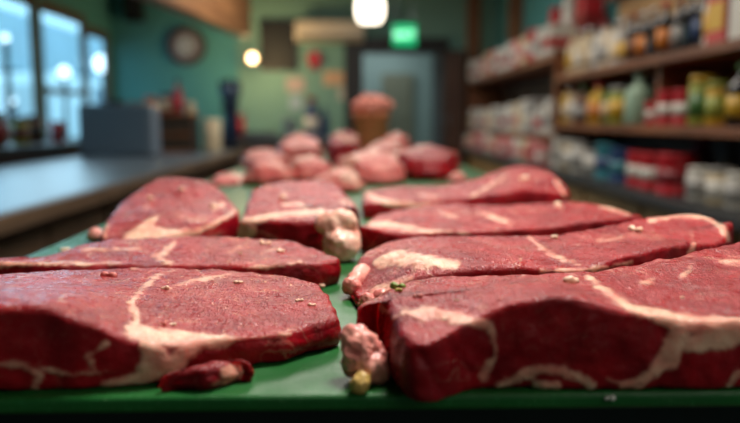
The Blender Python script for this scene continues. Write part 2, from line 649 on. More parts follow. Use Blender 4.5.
stk_d = slab('raw_steak',
    [(242, 251, 0), (245, 212, .043), (252, 192, .06), (271, 184, .068), (300, 181, .07), (330, 184, .066), (350, 196, .058), (359, 212, .044), (352, 240, 0), (338, 252, 0), (300, 257, 0)],
    [(246, 222, .040), (268, 217, .046), (300, 213, .048), (330, 212, .050), (262, 196, .058), (300, 188, .066), (330, 190, .063), (300, 200, .056), (350, 208, .05)],
    strokes=[[(240, 231, 7), (246, 223, 5), (268, 217, 3.2), (299, 213, 2.6), (322, 212, 3)], [(243, 236, 4), (252, 229, 5)],
             [(282, 205, 1.5), (300, 204, 2), (306, 209, 1.5)], [(282, 194, 1), (286, 193, 1)], [(262, 232, 1), (275, 238, 1.4)]],
    seed=4, N=380, NT_=50, NS=24, rnd=.007)
tag(stk_d, 'raw steak with a rounded knob of fat hanging from its front corner', 'steak', G_STEAK)
lump('fat_knob', (-.019, .876, BT + .029), [(-.013, .006, .017, .0145), (.010, .006, .018, .0150), (-.002, -.002, .014, .012), (.005, -.006, -.009, .0215), (.012, .002, -.006, .018)], M_FAT, stk_d, nz=.0040, freq=55, k=.17, zmin=BT)

stk_e = slab('raw_steak',
    [(372, 219, 0), (364, 206, .022), (366, 193, .03), (400, 188, .035), (440, 188, .037), (474, 184, .045), (500, 173, .062), (522, 168, .070), (548, 172, .067), (563, 184, .05), (568, 197, .03),
     (562, 215, 0), (480, 218, 0), (410, 219, 0)],
    [(372, 206, .027), (400, 207, .028), (454, 207, .028), (490, 207, .028), (520, 206, .028), (550, 205, .028), (400, 190, .035), (440, 190, .037), (480, 196, .039), (520, 190, .048), (505, 178, .060), (524, 172, .068), (545, 176, .063), (556, 190, .044)],
    strokes=[[(368, 194, 2), (376, 199, 3), (392, 204, 3.4), (417, 206, 3), (454, 206, 2)], [(470, 197, 1.2), (490, 186, 1.2), (505, 176, 1)], [(556, 180, 1.2), (565, 196, 1.5)], [(420, 194, .8), (436, 198, 1)]],
    seed=5, N=380, NT_=50, NS=20)
tag(stk_e, 'raw steak farthest back of the right hand row, peaking toward the shelves', 'steak', G_STEAK)

stk_f = slab('raw_steak',
    [(362, 253, 0), (364, 230, .028), (376, 213, .04), (410, 207, .04), (450, 204, .04), (500, 206, .041), (540, 202, .045), (572, 199, .046), (610, 205, .042), (631, 213, .038), (642, 228, .022),
     (612, 250, 0), (540, 255, 0), (450, 257, 0), (395, 258, 0)],
    [(372, 229, .034), (410, 231, .032), (460, 230, .033), (540, 226, .036), (600, 219, .042), (450, 212, .038), (560, 206, .043), (400, 215, .037), (610, 212, .038)],
    strokes=[[(370, 224, 2), (384, 224, 3), (400, 227, 3), (424, 231, 2)], [(482, 213, 1), (495, 218, 2.2), (510, 223, 1.4)], [(424, 231, 1.2), (470, 233, .8)],
             [(600, 206, 1), (630, 214, 1.6)], [(556, 204, 1.2), (562, 208, 1)], [(440, 212, .7), (456, 218, .8)]],
    seed=6, N=400, NT_=50, NS=20)
tag(stk_f, 'long raw steak third from the front in the right hand row', 'steak', G_STEAK)

stk_g = slab('raw_steak',
    [(351, 292, 0), (357, 270, .014), (375, 249, .03), (390, 240, .038), (440, 236, .044), (500, 236, .045), (560, 232, .05), (620, 224, .052), (660, 217, .055), (695, 216, .055),
     (721, 226, .05), (730, 244, .030), (728, 268, 0), (714, 287, 0), (650, 301, 0), (560, 311, 0), (450, 313, 0), (368, 311, 0), (353, 301, 0)],
    [(362, 280, .014), (376, 290, .015), (380, 258, .032), (410, 264, .038), (455, 262, .0425), (530, 263, .042), (575, 267, .038), (620, 259, .045), (680, 246, .052), (700, 226, .052), (716, 236, .045), (620, 232, .050), (500, 244, .044), (430, 246, .043)],
    strokes=[[(378, 264, 5), (392, 258, 7), (413, 260, 8), (436, 263, 6), (456, 265, 4)], [(541, 271, 1.2), (575, 271, 1.6), (604, 268, 1.2), (630, 262, .8)],
             [(529, 237, 1.2), (540, 247, 2.2), (556, 257, 1.8), (579, 265, 1.6)], [(364, 303, 4), (378, 292, 5), (392, 286, 4), (410, 279, 3)],
             [(650, 221, 1), (680, 216, 1.6), (704, 217, 2.2), (722, 227, 2.4), (729, 240, 2.2)], [(690, 254, 2.4), (694, 244, 1.6)], [(598, 240, .8), (622, 238, 1)]],
    grooves=[([(480, 268, 1), (560, 264, 1), (620, 252, 1)], .001)],
    seed=7, N=480, NT_=76, NS=24)
tag(stk_g, 'raw steak second from the front on the right, cream fat at its narrow end', 'steak', G_STEAK)
p = at(346, 290, .01)
lump('fat_fringe', (p[0] + .006, p[1] + .01, BT + .011), [(0, 0, 0, .0095), (.004, .016, .003, .010), (.010, .032, .005, .011)], M_FAT_PINK, stk_g, sub=5, nz=.002, zmin=BT)
p = at(372, 302, .006)
lump('fat_ribbon', (p[0], p[1] - .006, BT + .008), [(-.004, 0, 0, .0075), (.008, .003, .003, .008), (.018, .006, .005, .007), (.028, .009, .007, .006)], M_FAT_PINK, stk_g, sub=5, nz=.0022, zmin=BT)

stk_h = slab('raw_steak',
    [(359, 317, .035), (364, 304, .042), (378, 294, .048), (396, 284, .05), (420, 277, .05), (500, 274, .052), (560, 271, .055), (600, 268, .055), (650, 260, .055), (700, 252, .055), (745, 246, .055),
     (800, 250, .05), (850, 275, .03), (862, 330, 0), (800, 380, 0), (740, 389, 0), (600, 391, 0), (490, 390, 0), (462, 393, 0), (432, 403, 0), (408, 400, 0), (392, 380, 0), (378, 358, 0), (364, 336, .018)],
    [(366, 316, .041), (392, 330, .040), (430, 333, .040), (470, 318, .045), (490, 300, .056), (560, 304, .060), (620, 314, .054), (680, 325, .045), (740, 326, .045), (400, 300, .048), (430, 312, .047), (500, 282, .053), (600, 280, .054), (700, 266, .054), (740, 290, .05), (800, 300, .05), (650, 296, .05)],
    strokes=[[(404, 314, 3), (418, 315, 6), (436, 313, 7), (465, 320, 6), (486, 325, 4)], [(488, 324, 3), (494, 340, 3), (496, 356, 2.6), (482, 377, 3)],
             [(498, 387, 3), (517, 376, 4), (540, 369, 5), (560, 371, 4), (578, 378, 3), (590, 386, 4)], [(526, 388, 4), (556, 386, 5)],
             [(588, 276, 1.6), (596, 284, 2.2), (607, 293, 4), (618, 300, 2.4), (632, 309, 3), (650, 315, 5), (672, 321, 8), (703, 327, 9), (750, 328, 9)],
             [(680, 336, 10), (668, 358, 9), (645, 378, 5), (622, 386, 2)], [(745, 336, 6), (712, 339, 9), (690, 345, 8)], [(728, 386, 2), (738, 372, 3)],
             [(720, 261, 1.2), (745, 263, 2)], [(690, 268, .8), (682, 275, .8)], [(640, 284, .7), (652, 280, .7)],
             [(395, 318, 1), (380, 306, 1.2)], [(610, 380, 1.4), (640, 388, 2)]],
    grooves=[([(418, 352, 3), (432, 372, 3), (440, 392, 3)], .004), ([(452, 345, 3), (470, 372, 3)], .003), ([(400, 296, 1), (420, 300, 1)], .0005)],
    seed=8, N=620, NT_=96, NS=34, disp=(.0016, .0009))
tag(stk_h, 'largest raw steak at the front right, thick cut face toward the viewer', 'steak', G_STEAK)
p = at(366, 356, .016)
lump('fat_knob', (p[0], p[1], BT + .017), [(-.003, 0, .003, .0125), (.006, -.004, -.007, .0115), (-.006, .006, .010, .0095), (-.006, -.002, -.006, .009)], M_FAT_PINK, stk_h, nz=.0036, freq=85, k=.10, zmin=BT)
p = at(359, 386, .005)
lump('yellow_fat_nub', (p[0] + .001, p[1], BT + .006), [(0, 0, 0, .0058), (.002, .003, .003, .0045), (-.003, .002, -.002, .0045)], M_FAT_Y, stk_h, sub=4, nz=.0012, freq=160, zmin=BT)

# flap of trimming sticking out under the front left steak
flap = slab('meat_flap', [(160, 384, .006), (178, 372, .01), (212, 362, .012), (242, 362, .012), (251, 370, .008), (247, 379, 0), (226, 387, 0), (205, 392, 0), (176, 391, 0)],
    [(175, 380, .014), (205, 374, .022), (230, 369, .021), (246, 369, .016), (205, 384, .018), (235, 378, .016)],
    strokes=[[(226, 374, 7), (240, 370, 7), (244, 376, 7)], [(210, 384, 2), (224, 382, 4)]], parent=stk_a, seed=9, N=200, NT_=26, NS=12, rnd=.006)

# --- blurred cuts farther along the board
def far_cut(pl, pr, yt, yb, depth, seed, mat, label, lobes=0.18):
    x0, y0 = at(pl, yb, 0)
    x1, _ = at(pr, yb, 0)
    cx, cy = (x0 + x1) / 2, y0 + depth / 2
    h = (CZ - BT) - (yt - 120) / F * (y0 + depth * 0.55)
    rs = random.Random(seed)
    ph = [rs.uniform(0, 6.28) for _ in range(4)]
    rim = []
    for k in range(16):
        a = 2 * PI * k / 16
        m = 1 + lobes * (math.sin(2 * a + ph[0]) * .4 + math.sin(3 * a + ph[1]) * .5 + math.sin(5 * a + ph[2]) * .3)
        m *= 1.02
        rim.append((cx + (x1 - x0) / 2 * math.cos(a) * m, cy + depth / 2 * math.sin(a) * m))
    ctrl = [(cx, cy + depth * .12, h)]
    for k in range(7):
        a = 2 * PI * k / 7 + ph[3]
        ctrl.append((cx + (x1 - x0) * .38 * math.cos(a), cy + depth * .38 * math.sin(a), h * rs.uniform(.55, .86)))
    o = slab('raw_meat_cut', rim, ctrl, raw_rim=True, seed=seed, N=150, NT_=26, NS=10, rnd=.02, bulge=.008, disp=(.006, .003), rag=.006, mat=mat)
    tag(o, label, 'meat', 'out of focus cuts of meat farther along the board')
    # bands of fat across the cut
    me = o.data
    V = np.empty(len(me.vertices) * 3)
    me.vertices.foreach_get('co', V)
    V = V.reshape(-1, 3)
    f = np.full(len(V), -.02)
    for k in range(3):
        a, off = rs.uniform(-.5, .5), rs.uniform(-.3, .3) * depth
        d = np.abs((V[:, 1] - cy - off) * math.cos(a) - (V[:, 0] - cx) * math.sin(a) + .02 * np.sin(V[:, 0] * 40 + k))
        f = np.maximum(f, rs.uniform(.004, .011) - d)
    me.attributes['fat'].data.foreach_set('value', f)
    return o

far_cut(210, 238, 173, 186, .13, 31, M_MEAT_PALE, 'small pale meat scrap alone near the bare green strip of the board')
far_cut(244, 283, 158, 186, .2, 32, M_MEAT_PALE, 'pale cut of meat just behind the steak with the fat knob')
far_cut(289, 330, 155, 182, .16, 33, M_MEAT_PALE, 'fat streaked cut of meat between two larger blurred cuts, before the tub')
far_cut(314, 362, 167, 193, .11, 34, M_MEAT_PALE, 'low lumpy cut of meat nearest the front among the blurred cuts')
far_cut(340, 406, 150, 185, .20, 35, M_MEAT_PALE, 'rounded pink cut of meat right in front of the brown tub')
far_cut(392, 463, 145, 181, .34, 36, M_MEAT, 'large dark red cut of meat at the right edge of the board')
far_cut(452, 468, 171, 183, .09, 37, M_MEAT_PALE, 'tiny pink scrap at the right tip of the large dark red cut')
far_cut(270, 318, 133, 165, .5, 38, M_MEAT_PALE, 'wide pink cut at the far end, second to the left of the tub')
far_cut(329, 358, 130, 165, .42, 39, M_MEAT, 'tall red cut of meat at the far end just left of the brown tub')
far_cut(386, 412, 132, 154, .25, 40, M_MEAT_PALE, 'small pink cut of meat at the far end, right of the brown tub')

far_cut(364, 410, 140, 169, .24, 41, M_MEAT_PALE, 'pale cut of meat between the brown tub and the large dark red cut')
far_cut(238, 284, 148, 170, .24, 42, M_MEAT_PALE, 'thin pale cut of meat behind the left scraps, near the far end')
# --- tub heaped with mince
tx, ty = at(371, 156.5, 0)
M_TUB = simple('terracotta', (235, 138, 98), .6, var=.12, vscale=20)
tub = empty('meat_tub', (tx, ty, BT + .0005), 'brown tapered tub heaped with pale pink mince at the far end of the board', 'tub')
latheo('tub_body', M_TUB, tub, [(0, 0), (.060, 0), (.064, .004), (.086, .186), (.091, .188), (.091, .208), (.082, .208), (.066, .146), (.060, .142), (0, .140)], 40)
M_MINCE = fat_material('mince', (238, 160, 138), (214, 112, 96), .5, 0.0)
rs = random.Random(4)
bm = bmesh.new()
for k in range(46):
    a = rs.uniform(0, 2 * PI)
    r = math.sqrt(rs.random()) * .090
    z = .070 + .036 * (1 - (r / .09) ** 2) + rs.uniform(-.006, .008)
    res = bmesh.ops.create_uvsphere(bm, u_segments=12, v_segments=8, radius=1)
    M = Matrix.Translation((r * math.cos(a), r * math.sin(a), z)) @ Euler((rs.uniform(0, 3), rs.uniform(0, 3), rs.uniform(0, 3))).to_matrix().to_4x4() @ Matrix.Diagonal((.028, .017, .016, 1))
    bmesh.ops.transform(bm, matrix=M, verts=res['verts'])
lathe(bm, [(0, .0), (.056, .0), (.062, .03), (.05, .07), (0, .085)], 24)
mince = bm_obj('minced_meat', bm, M_MINCE, None, smooth=True)
mince.location = (tx, ty, BT + .160)
tag(mince, 'heap of pale pink minced meat piled in the brown tub', 'mince', None, 'stuff')

# --- crumbs of fat lying on the steaks
DG = bpy.context.evaluated_depsgraph_get()
DG.update()
def crumb(px, py, s, label, name='fat_crumb', mat=None, cat='fat crumb', group='crumbs of fat scattered on the steaks', seed=0):
    r = ray(px, py)
    hit, loc, nrm, fi, ob, mx = SC.ray_cast(DG, CO, r)
    if not hit: return None
    m = 1.5 * s * (loc - CO).length / F
    rs = random.Random(seed)
    c = loc + nrm * m * .25
    sp = [(rs.uniform(-.9, .9) * m, rs.uniform(-.6, .6) * m, rs.uniform(-.2, .1) * m, m * rs.uniform(.4, .6)) for _ in range(4)]
    o = lump(name, c, sp, mat or M_CRUMB, sub=3, nz=m * .22, freq=.6 / m, seed=seed, k=.15)
    return tag(o, label, cat, group)

for i, (x, y, s, lab) in enumerate([
    (109, 276, 4.0, 'red and pale scrap beside the curved fat seam of the front left steak'),
    (167, 289, 3.0, 'pale crumb on the front left steak just right of its fat seam'),
    (239, 283, 2.6, 'cream crumb near the back rim of the front left steak'),
    (299, 301, 2.2, 'pale crumb near the rounded right end of the front left steak'),
    (311, 306, 2.4, 'pale crumb closest to the right rim of the front left steak'),
    (172, 325, 2.2, 'pale crumb above the broad fat patch of the front left steak'),
    (163, 324, 2.0, 'red crumb above the broad fat patch of the front left steak'),
    (321, 285, 2.2, 'orange tinted crumb on the back right rim of the front left steak'),
    (265, 244, 3.4, 'pale crumb on the back rim of the second left steak'),
    (281, 252, 2.8, 'small pale crumb near the right end of the second left steak'),
    (64, 251, 3.0, 'cream crumb on the far rim of the second left steak'),
    (240, 254, 1.6, 'tiny crumb midway along the second left steak'),
    (213, 207, 3.0, 'pale crumb on the round sloping steak near its right shoulder'),
    (182, 190, 2.2, 'pale crumb high on the round sloping steak'),
    (151, 199, 2.2, 'pale crumb at the left of the round sloping steak'),
    (283, 198, 2.2, 'pale crumb on the steak with the fat knob'),
    (524, 179, 3.0, 'pale crumb near the peak of the farthest right steak'),
    (559, 205, 3.2, 'pale crumb on the third right steak near its far end'),
    (553, 238, 3.0, 'cream crumb on the second right steak midway along'),
    (634, 231, 4.0, 'pale crumb on the second right steak near its thick end'),
    (570, 282, 5.0, 'wide flat pale crumb on the largest front right steak'),
    (418, 297, 3.0, 'pink crumb near the left end of the largest front right steak'),
    (681, 298, 1.6, 'tiny white crumb shining on the largest front right steak'),
    (456, 300, 1.6, 'tiny crumb above the curved lip of the largest front right steak'),
    (443, 319, 1.8, 'crumb on the cream fat patch of the largest front right steak')]):
    crumb(x, y, s, lab, seed=100 + i, mat=(M_CRUMB_PINK if 'red' in lab or 'pink' in lab else M_CRUMB))
M_HERB = simple('herb', (120, 140, 50), .5, var=.4, vscale=200)
crumb(399, 287, 4.2, 'small green herb scrap tucked beside the narrow end of the second right steak', 'herb_scrap', M_HERB, 'herb', None, 77)
crumb(398, 291, 2.6, 'yellowish herb scrap under the green herb scrap', 'herb_scrap', simple('herb yellow', (176, 160, 70), .5, var=.3, vscale=200), 'herb', None, 78)
M_WHITE = simple('white crumb', (224, 220, 214), .5)
crumb(609, 397, 3.0, 'white crumb on the board in front of the largest right steak', 'white_crumb', M_WHITE, 'crumb', None, 79)
# ------------------------------------------------------------------ room shell
XL, XR, YB, YN, ZC = -3.25, 2.0, 10.0, -2.2, 2.76
M_TEAL = simple('teal paint', (84, 158, 158), .7, var=.08, vscale=1.5, bump=.1, bscale=90)
M_GREEN = simple('green paint', (124, 168, 152), .7, var=.08, vscale=1.5)
M_PALETEAL = simple('pale teal paint', (150, 178, 176), .7, var=.05)
M_CEIL = wood('ceiling wood', (92, 62, 40), (120, 84, 56), .6, 'y', 2)
M_FLOOR = simple('floor tile', (70, 62, 56), .45, var=.25, vscale=3)
M_WOOD = wood('orange wood', (128, 74, 40), (176, 112, 66), .5, 'y', 3)
M_SHELF = wood('red brown shelf wood', (98, 54, 30), (140, 82, 46), .5, 'y', 3)
M_DARKWOOD = wood('dark brown wood', (42, 28, 22), (66, 44, 34), .6, 'z', 3)
M_TAN = wood('tan wood', (150, 112, 66), (190, 150, 96), .6, 'y', 3)
M_FRAME = wood('window frame wood', (84, 66, 48), (112, 90, 66), .6, 'z', 3)
M_BLACK = simple('black', (22, 22, 24), .45)
def pane_glass():
    t = NT('window glass')
    tr = t.n('ShaderNodeBsdfTransparent')
    tr.inputs['Color'].default_value = (.92, .97, 1, 1)
    gl = t.n('ShaderNodeBsdfGlossy')
    gl.inputs['Roughness'].default_value = .02
    mx = t.n('ShaderNodeMixShader')
    mx.inputs[0].default_value = .07; t.l(tr.outputs[0], mx.inputs[1]); t.l(gl.outputs[0], mx.inputs[2])
    t.l(mx.outputs[0], t.t.nodes['Material Output'].inputs['Surface'])
    return t.m
M_GLASS = pane_glass()
M_BOTTLEGLASS = simple('dark bottle glass', (20, 22, 26), .12, coat=.4)
M_WHITE_P = simple('white plastic', (214, 208, 196), .5)
M_CREAM = simple('cream plastic', (216, 196, 160), .5)


def struct(name, bm, m, smooth=False):
    o = bm_obj(name, bm, m)
    o['kind'] = 'structure'
    return o


def sbox(name, m, *b):
    bm = bmesh.new()
    box(bm, *b)
    return struct(name, bm, m)


sbox('floor', M_FLOOR, XL - .1, XR + .1, YN - .1, YB + 3, -.1, 0)
sbox('ceiling', M_CEIL, XL - .1, XR + .1, YN - .1, YB + .1, ZC, ZC + .1)
sbox('wall_near', M_GREEN, XL - .1, XR + .1, YN - .1, YN, 0, ZC)
sbox('wall_right', M_TEAL, XR, XR + .1, YN, YB, 0, ZC)
# far wall with the doorway
DX0, DX1, DZ = .15, 1.12, 1.98
bm = bmesh.new()
box(bm, -1.55, DX0, YB, YB + .12, 0, ZC)
box(bm, DX0, DX1, YB, YB + .12, DZ, ZC)
box(bm, DX1, XR + .1, YB, YB + .12, 0, ZC)
struct('wall_back', bm, M_GREEN)
bm = bmesh.new()
box(bm, XL - .1, -1.55, YB, YB + .12, 0, ZC)
struct('wall_back_left', bm, M_TEAL)
# left wall with three window openings
W = [(5.55, 7.645, .98, 2.24), (7.815, 9.02, .72, 2.24), (9.10, 9.86, 1.0, 2.14)]
bm = bmesh.new()
box(bm, XL - .06, XL, YN, W[0][0], 0, ZC)
prev = None
for k, (y0, y1, z0, z1) in enumerate(W):
    box(bm, XL - .06, XL, y0, y1, 0, z0)
    box(bm, XL - .06, XL, y0, y1, z1, ZC)
    ynext = W[k + 1][0] if k < 2 else YB
    box(bm, XL - .06, XL, y1, ynext, 0, ZC)
struct('wall_left', bm, M_TEAL)
for k, (y0, y1, z0, z1) in enumerate(W):
    bm = bmesh.new()
    fw = .06
    a, b = XL - .062, XL + .006
    box(bm, a, b, y0 - .04, y0 + .004, z0 - .09, z1 + .09)
    box(bm, a, b, y1 - .004, y1 + .04, z0 - .09, z1 + .09)
    box(bm, a, b, y0, y1, z1 - .02, z1 + .09)
    box(bm, a, b, y0, y1, z0 - .09, z0 + .02)
    if k == 1: box(bm, a, b, y0, y1, 1.36, 1.42)
    wf = struct('window_%d' % (k + 1), bm, M_FRAME)
    g = boxo('window_pane', M_GLASS, wf, XL - .036, XL - .03, y0, y1, z0, z1)
# room beyond the doorway
bm = bmesh.new()
box(bm, -.6, 2.1, YB + 2.6, YB + 2.7, 0, ZC)
box(bm, -.7, -.6, YB + .12, YB + 2.7, 0, ZC)
box(bm, 2.1, 2.2, YB + .12, YB + 2.7, 0, ZC)
struct('wall_passage', bm, M_PALETEAL)
sbox('ceiling_passage', M_PALETEAL, -.7, 2.2, YB + .1, YB + 2.7, ZC, ZC + .1)
# door frame
M_JAMB = simple('dark jamb', (30, 28, 28), .5)
M_JAMB_B = simple('blue grey jamb', (92, 108, 116), .5)
bm = bmesh.new()
box(bm, -.10, DX0, YB - .05, YB + .14, 0, DZ + .2)
box(bm, DX0, 1.32, YB - .05, YB + .14, DZ, DZ + .2)
struct('trim_1', bm, M_JAMB)
sbox('trim_2', M_JAMB_B, DX1, 1.22, YB - .04, YB + .14, 0, DZ)
# grey green door leaf in the passage
M_DOOR = simple('grey green door', (128, 134, 116), .6)
bm = bmesh.new()
box(bm, .52, 1.06, YB + 2.5, YB + 2.585, 0, 1.86)
dr = struct('door_1', bm, M_DOOR)
bm = bmesh.new(); box(bm, .58, 1.0, YB + 2.49, YB + 2.5, 1.05, 1.75); box(bm, .58, 1.0, YB + 2.49, YB + 2.5, .15, .9)
bm_obj('door_panel', bm, M_DOOR, dr)
bm = bmesh.new(); tube(bm, (.58, YB + 2.46, 1.0), (.66, YB + 2.46, 1.0), .012); tube(bm, (.58, YB + 2.46, 1.0), (.58, YB + 2.5, 1.0), .012)
bm_obj('door_handle', bm, M_STEEL, dr)
# timber on the right wall above the shelving
M_POST = wood('post wood', (120, 74, 44), (156, 102, 64), .55, 'z', 3)
for k, (x0, x1) in enumerate(((1.86, 1.999),)):
    pass
for k, y in enumerate((9.85, 8.6)):
    sbox('trim_%d' % (k + 3), M_POST, 1.55 if k == 0 else 1.84, 1.72 if k == 0 else 1.999, y - .06, y + .06, 1.99 if k else 0, ZC)
sbox('trim_5', M_SHELF, 1.90, 1.999, 1.8, 5.5, 1.95, 2.01)
# wooden bulkhead at the top left
p2, p1 = Vector((-1.45, 5.33)), Vector((-1.09, 8.0))
dv = (p1 - p2)
p2 = p2 - dv * .7
nv = Vector((-dv.y, dv.x)).normalized() * .14
bm = bmesh.new()
vs = []
for z in (1.96, ZC - .002):
    for q in (p2, p1, p1 + nv, p2 + nv):
        vs.append(bm.verts.new((q.x, q.y, z)))
for f in ((3, 2, 1, 0), (4, 5, 6, 7), (0, 1, 5, 4), (1, 2, 6, 5), (2, 3, 7, 6), (3, 0, 4, 7)):
    bm.faces.new([vs[i] for i in f])
M_BULK = wood('bulkhead wood', (120, 78, 46), (164, 112, 68), .5, 'y', 2)
struct('trim_6', bm, M_BULK)

# ------------------------------------------------------------------ outside
sbox('street', simple('asphalt', (90, 94, 100), .9), -30, XL - .3, -5, 30, -.25, -.1)['kind'] = 'structure'
M_FAC = simple('pale facade', (176, 196, 206), .8, var=.2, vscale=.8)
fac = empty('shop_building', (-9.5, 22, -.1), 'pale building across the street seen through the left windows', 'building')
boxo('facade', M_FAC, fac, -3, .0, -10, 8, 0, 4.2)
M_DKW = simple('dark pane', (60, 84, 104), .15)
for k in range(7):
    w_ = boxo('window', M_DKW, fac, .0, .03, -9.4 + k * 2.4, -8.0 + k * 2.4, 1.2, 2.6)
van = empty('parked_van', (-7.0, 17.2, -.1), 'white van parked outside behind the narrow window', 'vehicle')
M_VAN = simple('van white', (236, 240, 244), .3)
bm = bmesh.new()
prof = [(-2.2, .35), (-2.2, 1.9), (-1.9, 2.15), (1.0, 2.15), (1.6, 1.35), (2.3, 1.15), (2.4, .35)]
fa_ = [bm.verts.new((-.9, y, z)) for y, z in prof]
fb_ = [bm.verts.new((.9, y, z)) for y, z in prof]
bm.faces.new(fa_); bm.faces.new(fb_[::-1])
for i in range(len(prof)):
    j = (i + 1) % len(prof)
    bm.faces.new((fa_[i], fa_[j], fb_[j], fb_[i]))
bm_obj('van_body', bm, M_VAN, van)
boxo('windscreen', M_DKW, van, .9, .91, .2, 1.1, 1.35, 1.95)
for y in (-1.4, 1.5):
    for x in (-.85, .85):
        bm = bmesh.new(); tube(bm, (x - .1, y, .35), (x + .1, y, .35), .35, 20)
        bm_obj('wheel', bm, M_BLACK, van)
M_GLOBE = emit('street globe', (225, 245, 255), 3)
def street_lamp(px_, py_, Y, r, lab):
    p = atY(px_, py_, Y)
    e = empty('street_lamp', (p.x, p.y, -.1), lab, 'street lamp', 'lit lamps outside the windows')
    bm = bmesh.new(); tube(bm, (0, 0, 0), (0, 0, p.z + .1 - r * .9), .04)
    bm_obj('pole', bm, M_BLACK, e)
    bm = bmesh.new(); bmesh.ops.create_uvsphere(bm, u_segments=20, v_segments=12, radius=r); bmesh.ops.translate(bm, vec=(0, 0, p.z + .1), verts=bm.verts)
    bm_obj('lamp_globe', bm, M_GLOBE, e, True)
street_lamp(5, 38, 10.0, .05, 'small bright lamp through the top of the leftmost window')
street_lamp(13, 101, 10.4, .04, 'small bright lamp low in the leftmost window')
street_lamp(103, 64, 15.0, .18, 'big bright lamp outside the narrow window next to the corner')
street_lamp(64, 72, 13.5, .10, 'bright lamp in the upper pane of the middle window')
street_lamp(84, 62, 13.9, .08, 'bright lamp at the right of the middle window')

# ------------------------------------------------------------------ left side: ledge, counter
M_LEDGE = simple('dark ledge', (44, 46, 44), .5)
sh = empty('window_ledge', (-2.87, 6.2, 0), 'dark deep ledge running under the left windows', 'ledge')
boxo('ledge_top', M_LEDGE, sh, -.38, .36, -3.2, 3.6, .82, .87)
boxo('ledge_front', M_DARKWOOD, sh, .24, .30, -3.2, 3.6, 0, .82)
M_COUNTER = simple('grey counter', (92, 100, 106), .36, .1, .12, 5)
M_COUNTER_EDGE = wood('counter edge wood', (86, 66, 50), (116, 92, 70), .5, 'y', 3)
ct = empty('counter_worktop', (-1.85, 4.6, .70), 'long grey worktop along the left side with a brown wooden edge', 'worktop')
boxo('worktop_slab', M_COUNTER, ct, -.62, .62, -3.8, 3.7, .0, .05, .004)
boxo('front_edge', M_COUNTER_EDGE, ct, .62, .655, -3.8, 3.7, -.02, .046, .004)
for k in range(5):
    y0 = .85 + k * 1.48
    cab = empty('base_cabinet', (-1.85, y0 + .73, 0), ['brown base cabinet under the grey worktop nearest the viewer', 'brown base cabinet under the grey worktop, second from the viewer', 'brown base cabinet under the middle of the grey worktop', 'brown base cabinet under the grey worktop, second from the back counter', 'brown base cabinet under the grey worktop, farthest back'][k], 'cabinet', 'base cabinets under the left worktop')
    boxo('carcass', M_DARKWOOD, cab, -.58, .54, -.72, .72, .0, .69)
    for s in (-1, 1):
        d = boxo('door', M_COUNTER_EDGE, cab, .54, .56, min(s * .02, s * .70), max(s * .02, s * .70), .08, .62, .004)
        bm = bmesh.new(); tube(bm, (.58, s * .08, .42), (.58, s * .08, .54), .008)
        tube(bm, (.56, s * .08, .43), (.58, s * .08, .43), .006); tube(bm, (.56, s * .08, .53), (.58, s * .08, .53), .006)
        bm_obj('handle', bm, M_STEEL, d)

# grey metal box on the worktop
M_GREYBOX = simple('blue grey metal', (120, 136, 152), .4, .2, .06)
p = (-2.05, 6.35)
bx_ = empty('metal_cabinet', (p[0], p[1], .7505), 'blue grey metal box standing on the worktop before the windows', 'box')
boxo('housing', M_GREYBOX, bx_, -.32, .32, -.02, .24, .015, .455, .012)
boxo('front_panel', M_GREYBOX, bx_, -.295, .27, -.028, -.019, .03, .43, .003)
boxo('side_strip', simple('pale strip', (134, 146, 158), .4), bx_, .275, .315, -.027, -.019, .02, .45, .002)
for x in (-.28, .28):
    for y in (.02, .2):
        boxo('foot', M_BLACK, bx_, x - .02, x + .02, y - .02, y + .02, 0, .016)

# wooden crate rack behind it with jars on top
cr = empty('wooden_rack', (-1.82, 7.22, .7505), 'low brown wooden rack with slats right of the metal box', 'rack')
for (a, b) in ((-.27, -.25), (.25, .27)):
    boxo('side_panel', M_DARKWOOD, cr, a, b, -.16, .16, 0, .38)
for z in (.0, .17, .36):
    boxo('shelf', M_WOOD, cr, -.25 if z < .3 else -.29, .25 if z < .3 else .29, -.17, .17, z, z + .022)
boxo('back_panel', M_DARKWOOD, cr, -.25, .25, .14, .16, .022, .36)
for z in (.06, .11, .23, .28):
    boxo('slat', M_COUNTER_EDGE, cr, -.25, .25, -.165, -.15, z, z + .02)


# ------------------------------------------------------------------ bottles, jars, packets
def bottle(name, loc, r, h, body, label_c, cap, lab, cat='bottle', group=None, neck=.32, sh=.62, lz=(.15, .5), first_mat=None):
    e = empty(name, loc, lab, cat, group)
    rn = r * neck
    prof = [(0, .002), (r * .9, .002), (r, .012), (r, h * sh), (r * .92, h * (sh + .05)), (rn * 1.25, h * (sh + .16)), (rn, h * (sh + .2)), (rn, h * .93), (0, h * .93)]
    latheo('bottle_body', body, e, prof, 24)
    if label_c is not None:
        latheo('paper_label', label_c, e, [(r * 1.0, h * lz[0]), (r * 1.015, h * lz[0]), (r * 1.015, h * lz[1]), (r * 1.0, h * lz[1])], 24)
    if cap is not None:
        latheo('cap', cap, e, [(rn * 1.02, h * .88), (rn * 1.25, h * .88), (rn * 1.25, h), (0, h)], 20)
    return e


def jar(name, loc, r, h, body, label_c, lid, lab, cat='jar', group=None):
    e = empty(name, loc, lab, cat, group)
    latheo('jar_body', body, e, [(0, .002), (r * .92, .002), (r, .01), (r, h * .78), (r * .86, h * .85), (r * .86, h * .88), (0, h * .88)], 24)
    if label_c is not None:
        latheo('paper_label', label_c, e, [(r, h * .18), (r * 1.015, h * .18), (r * 1.015, h * .66), (r, h * .66)], 24)
    latheo('lid', lid, e, [(0, h * .86), (r * .92, h * .86), (r * .92, h * .99), (r * .88, h), (0, h)], 24)
    return e


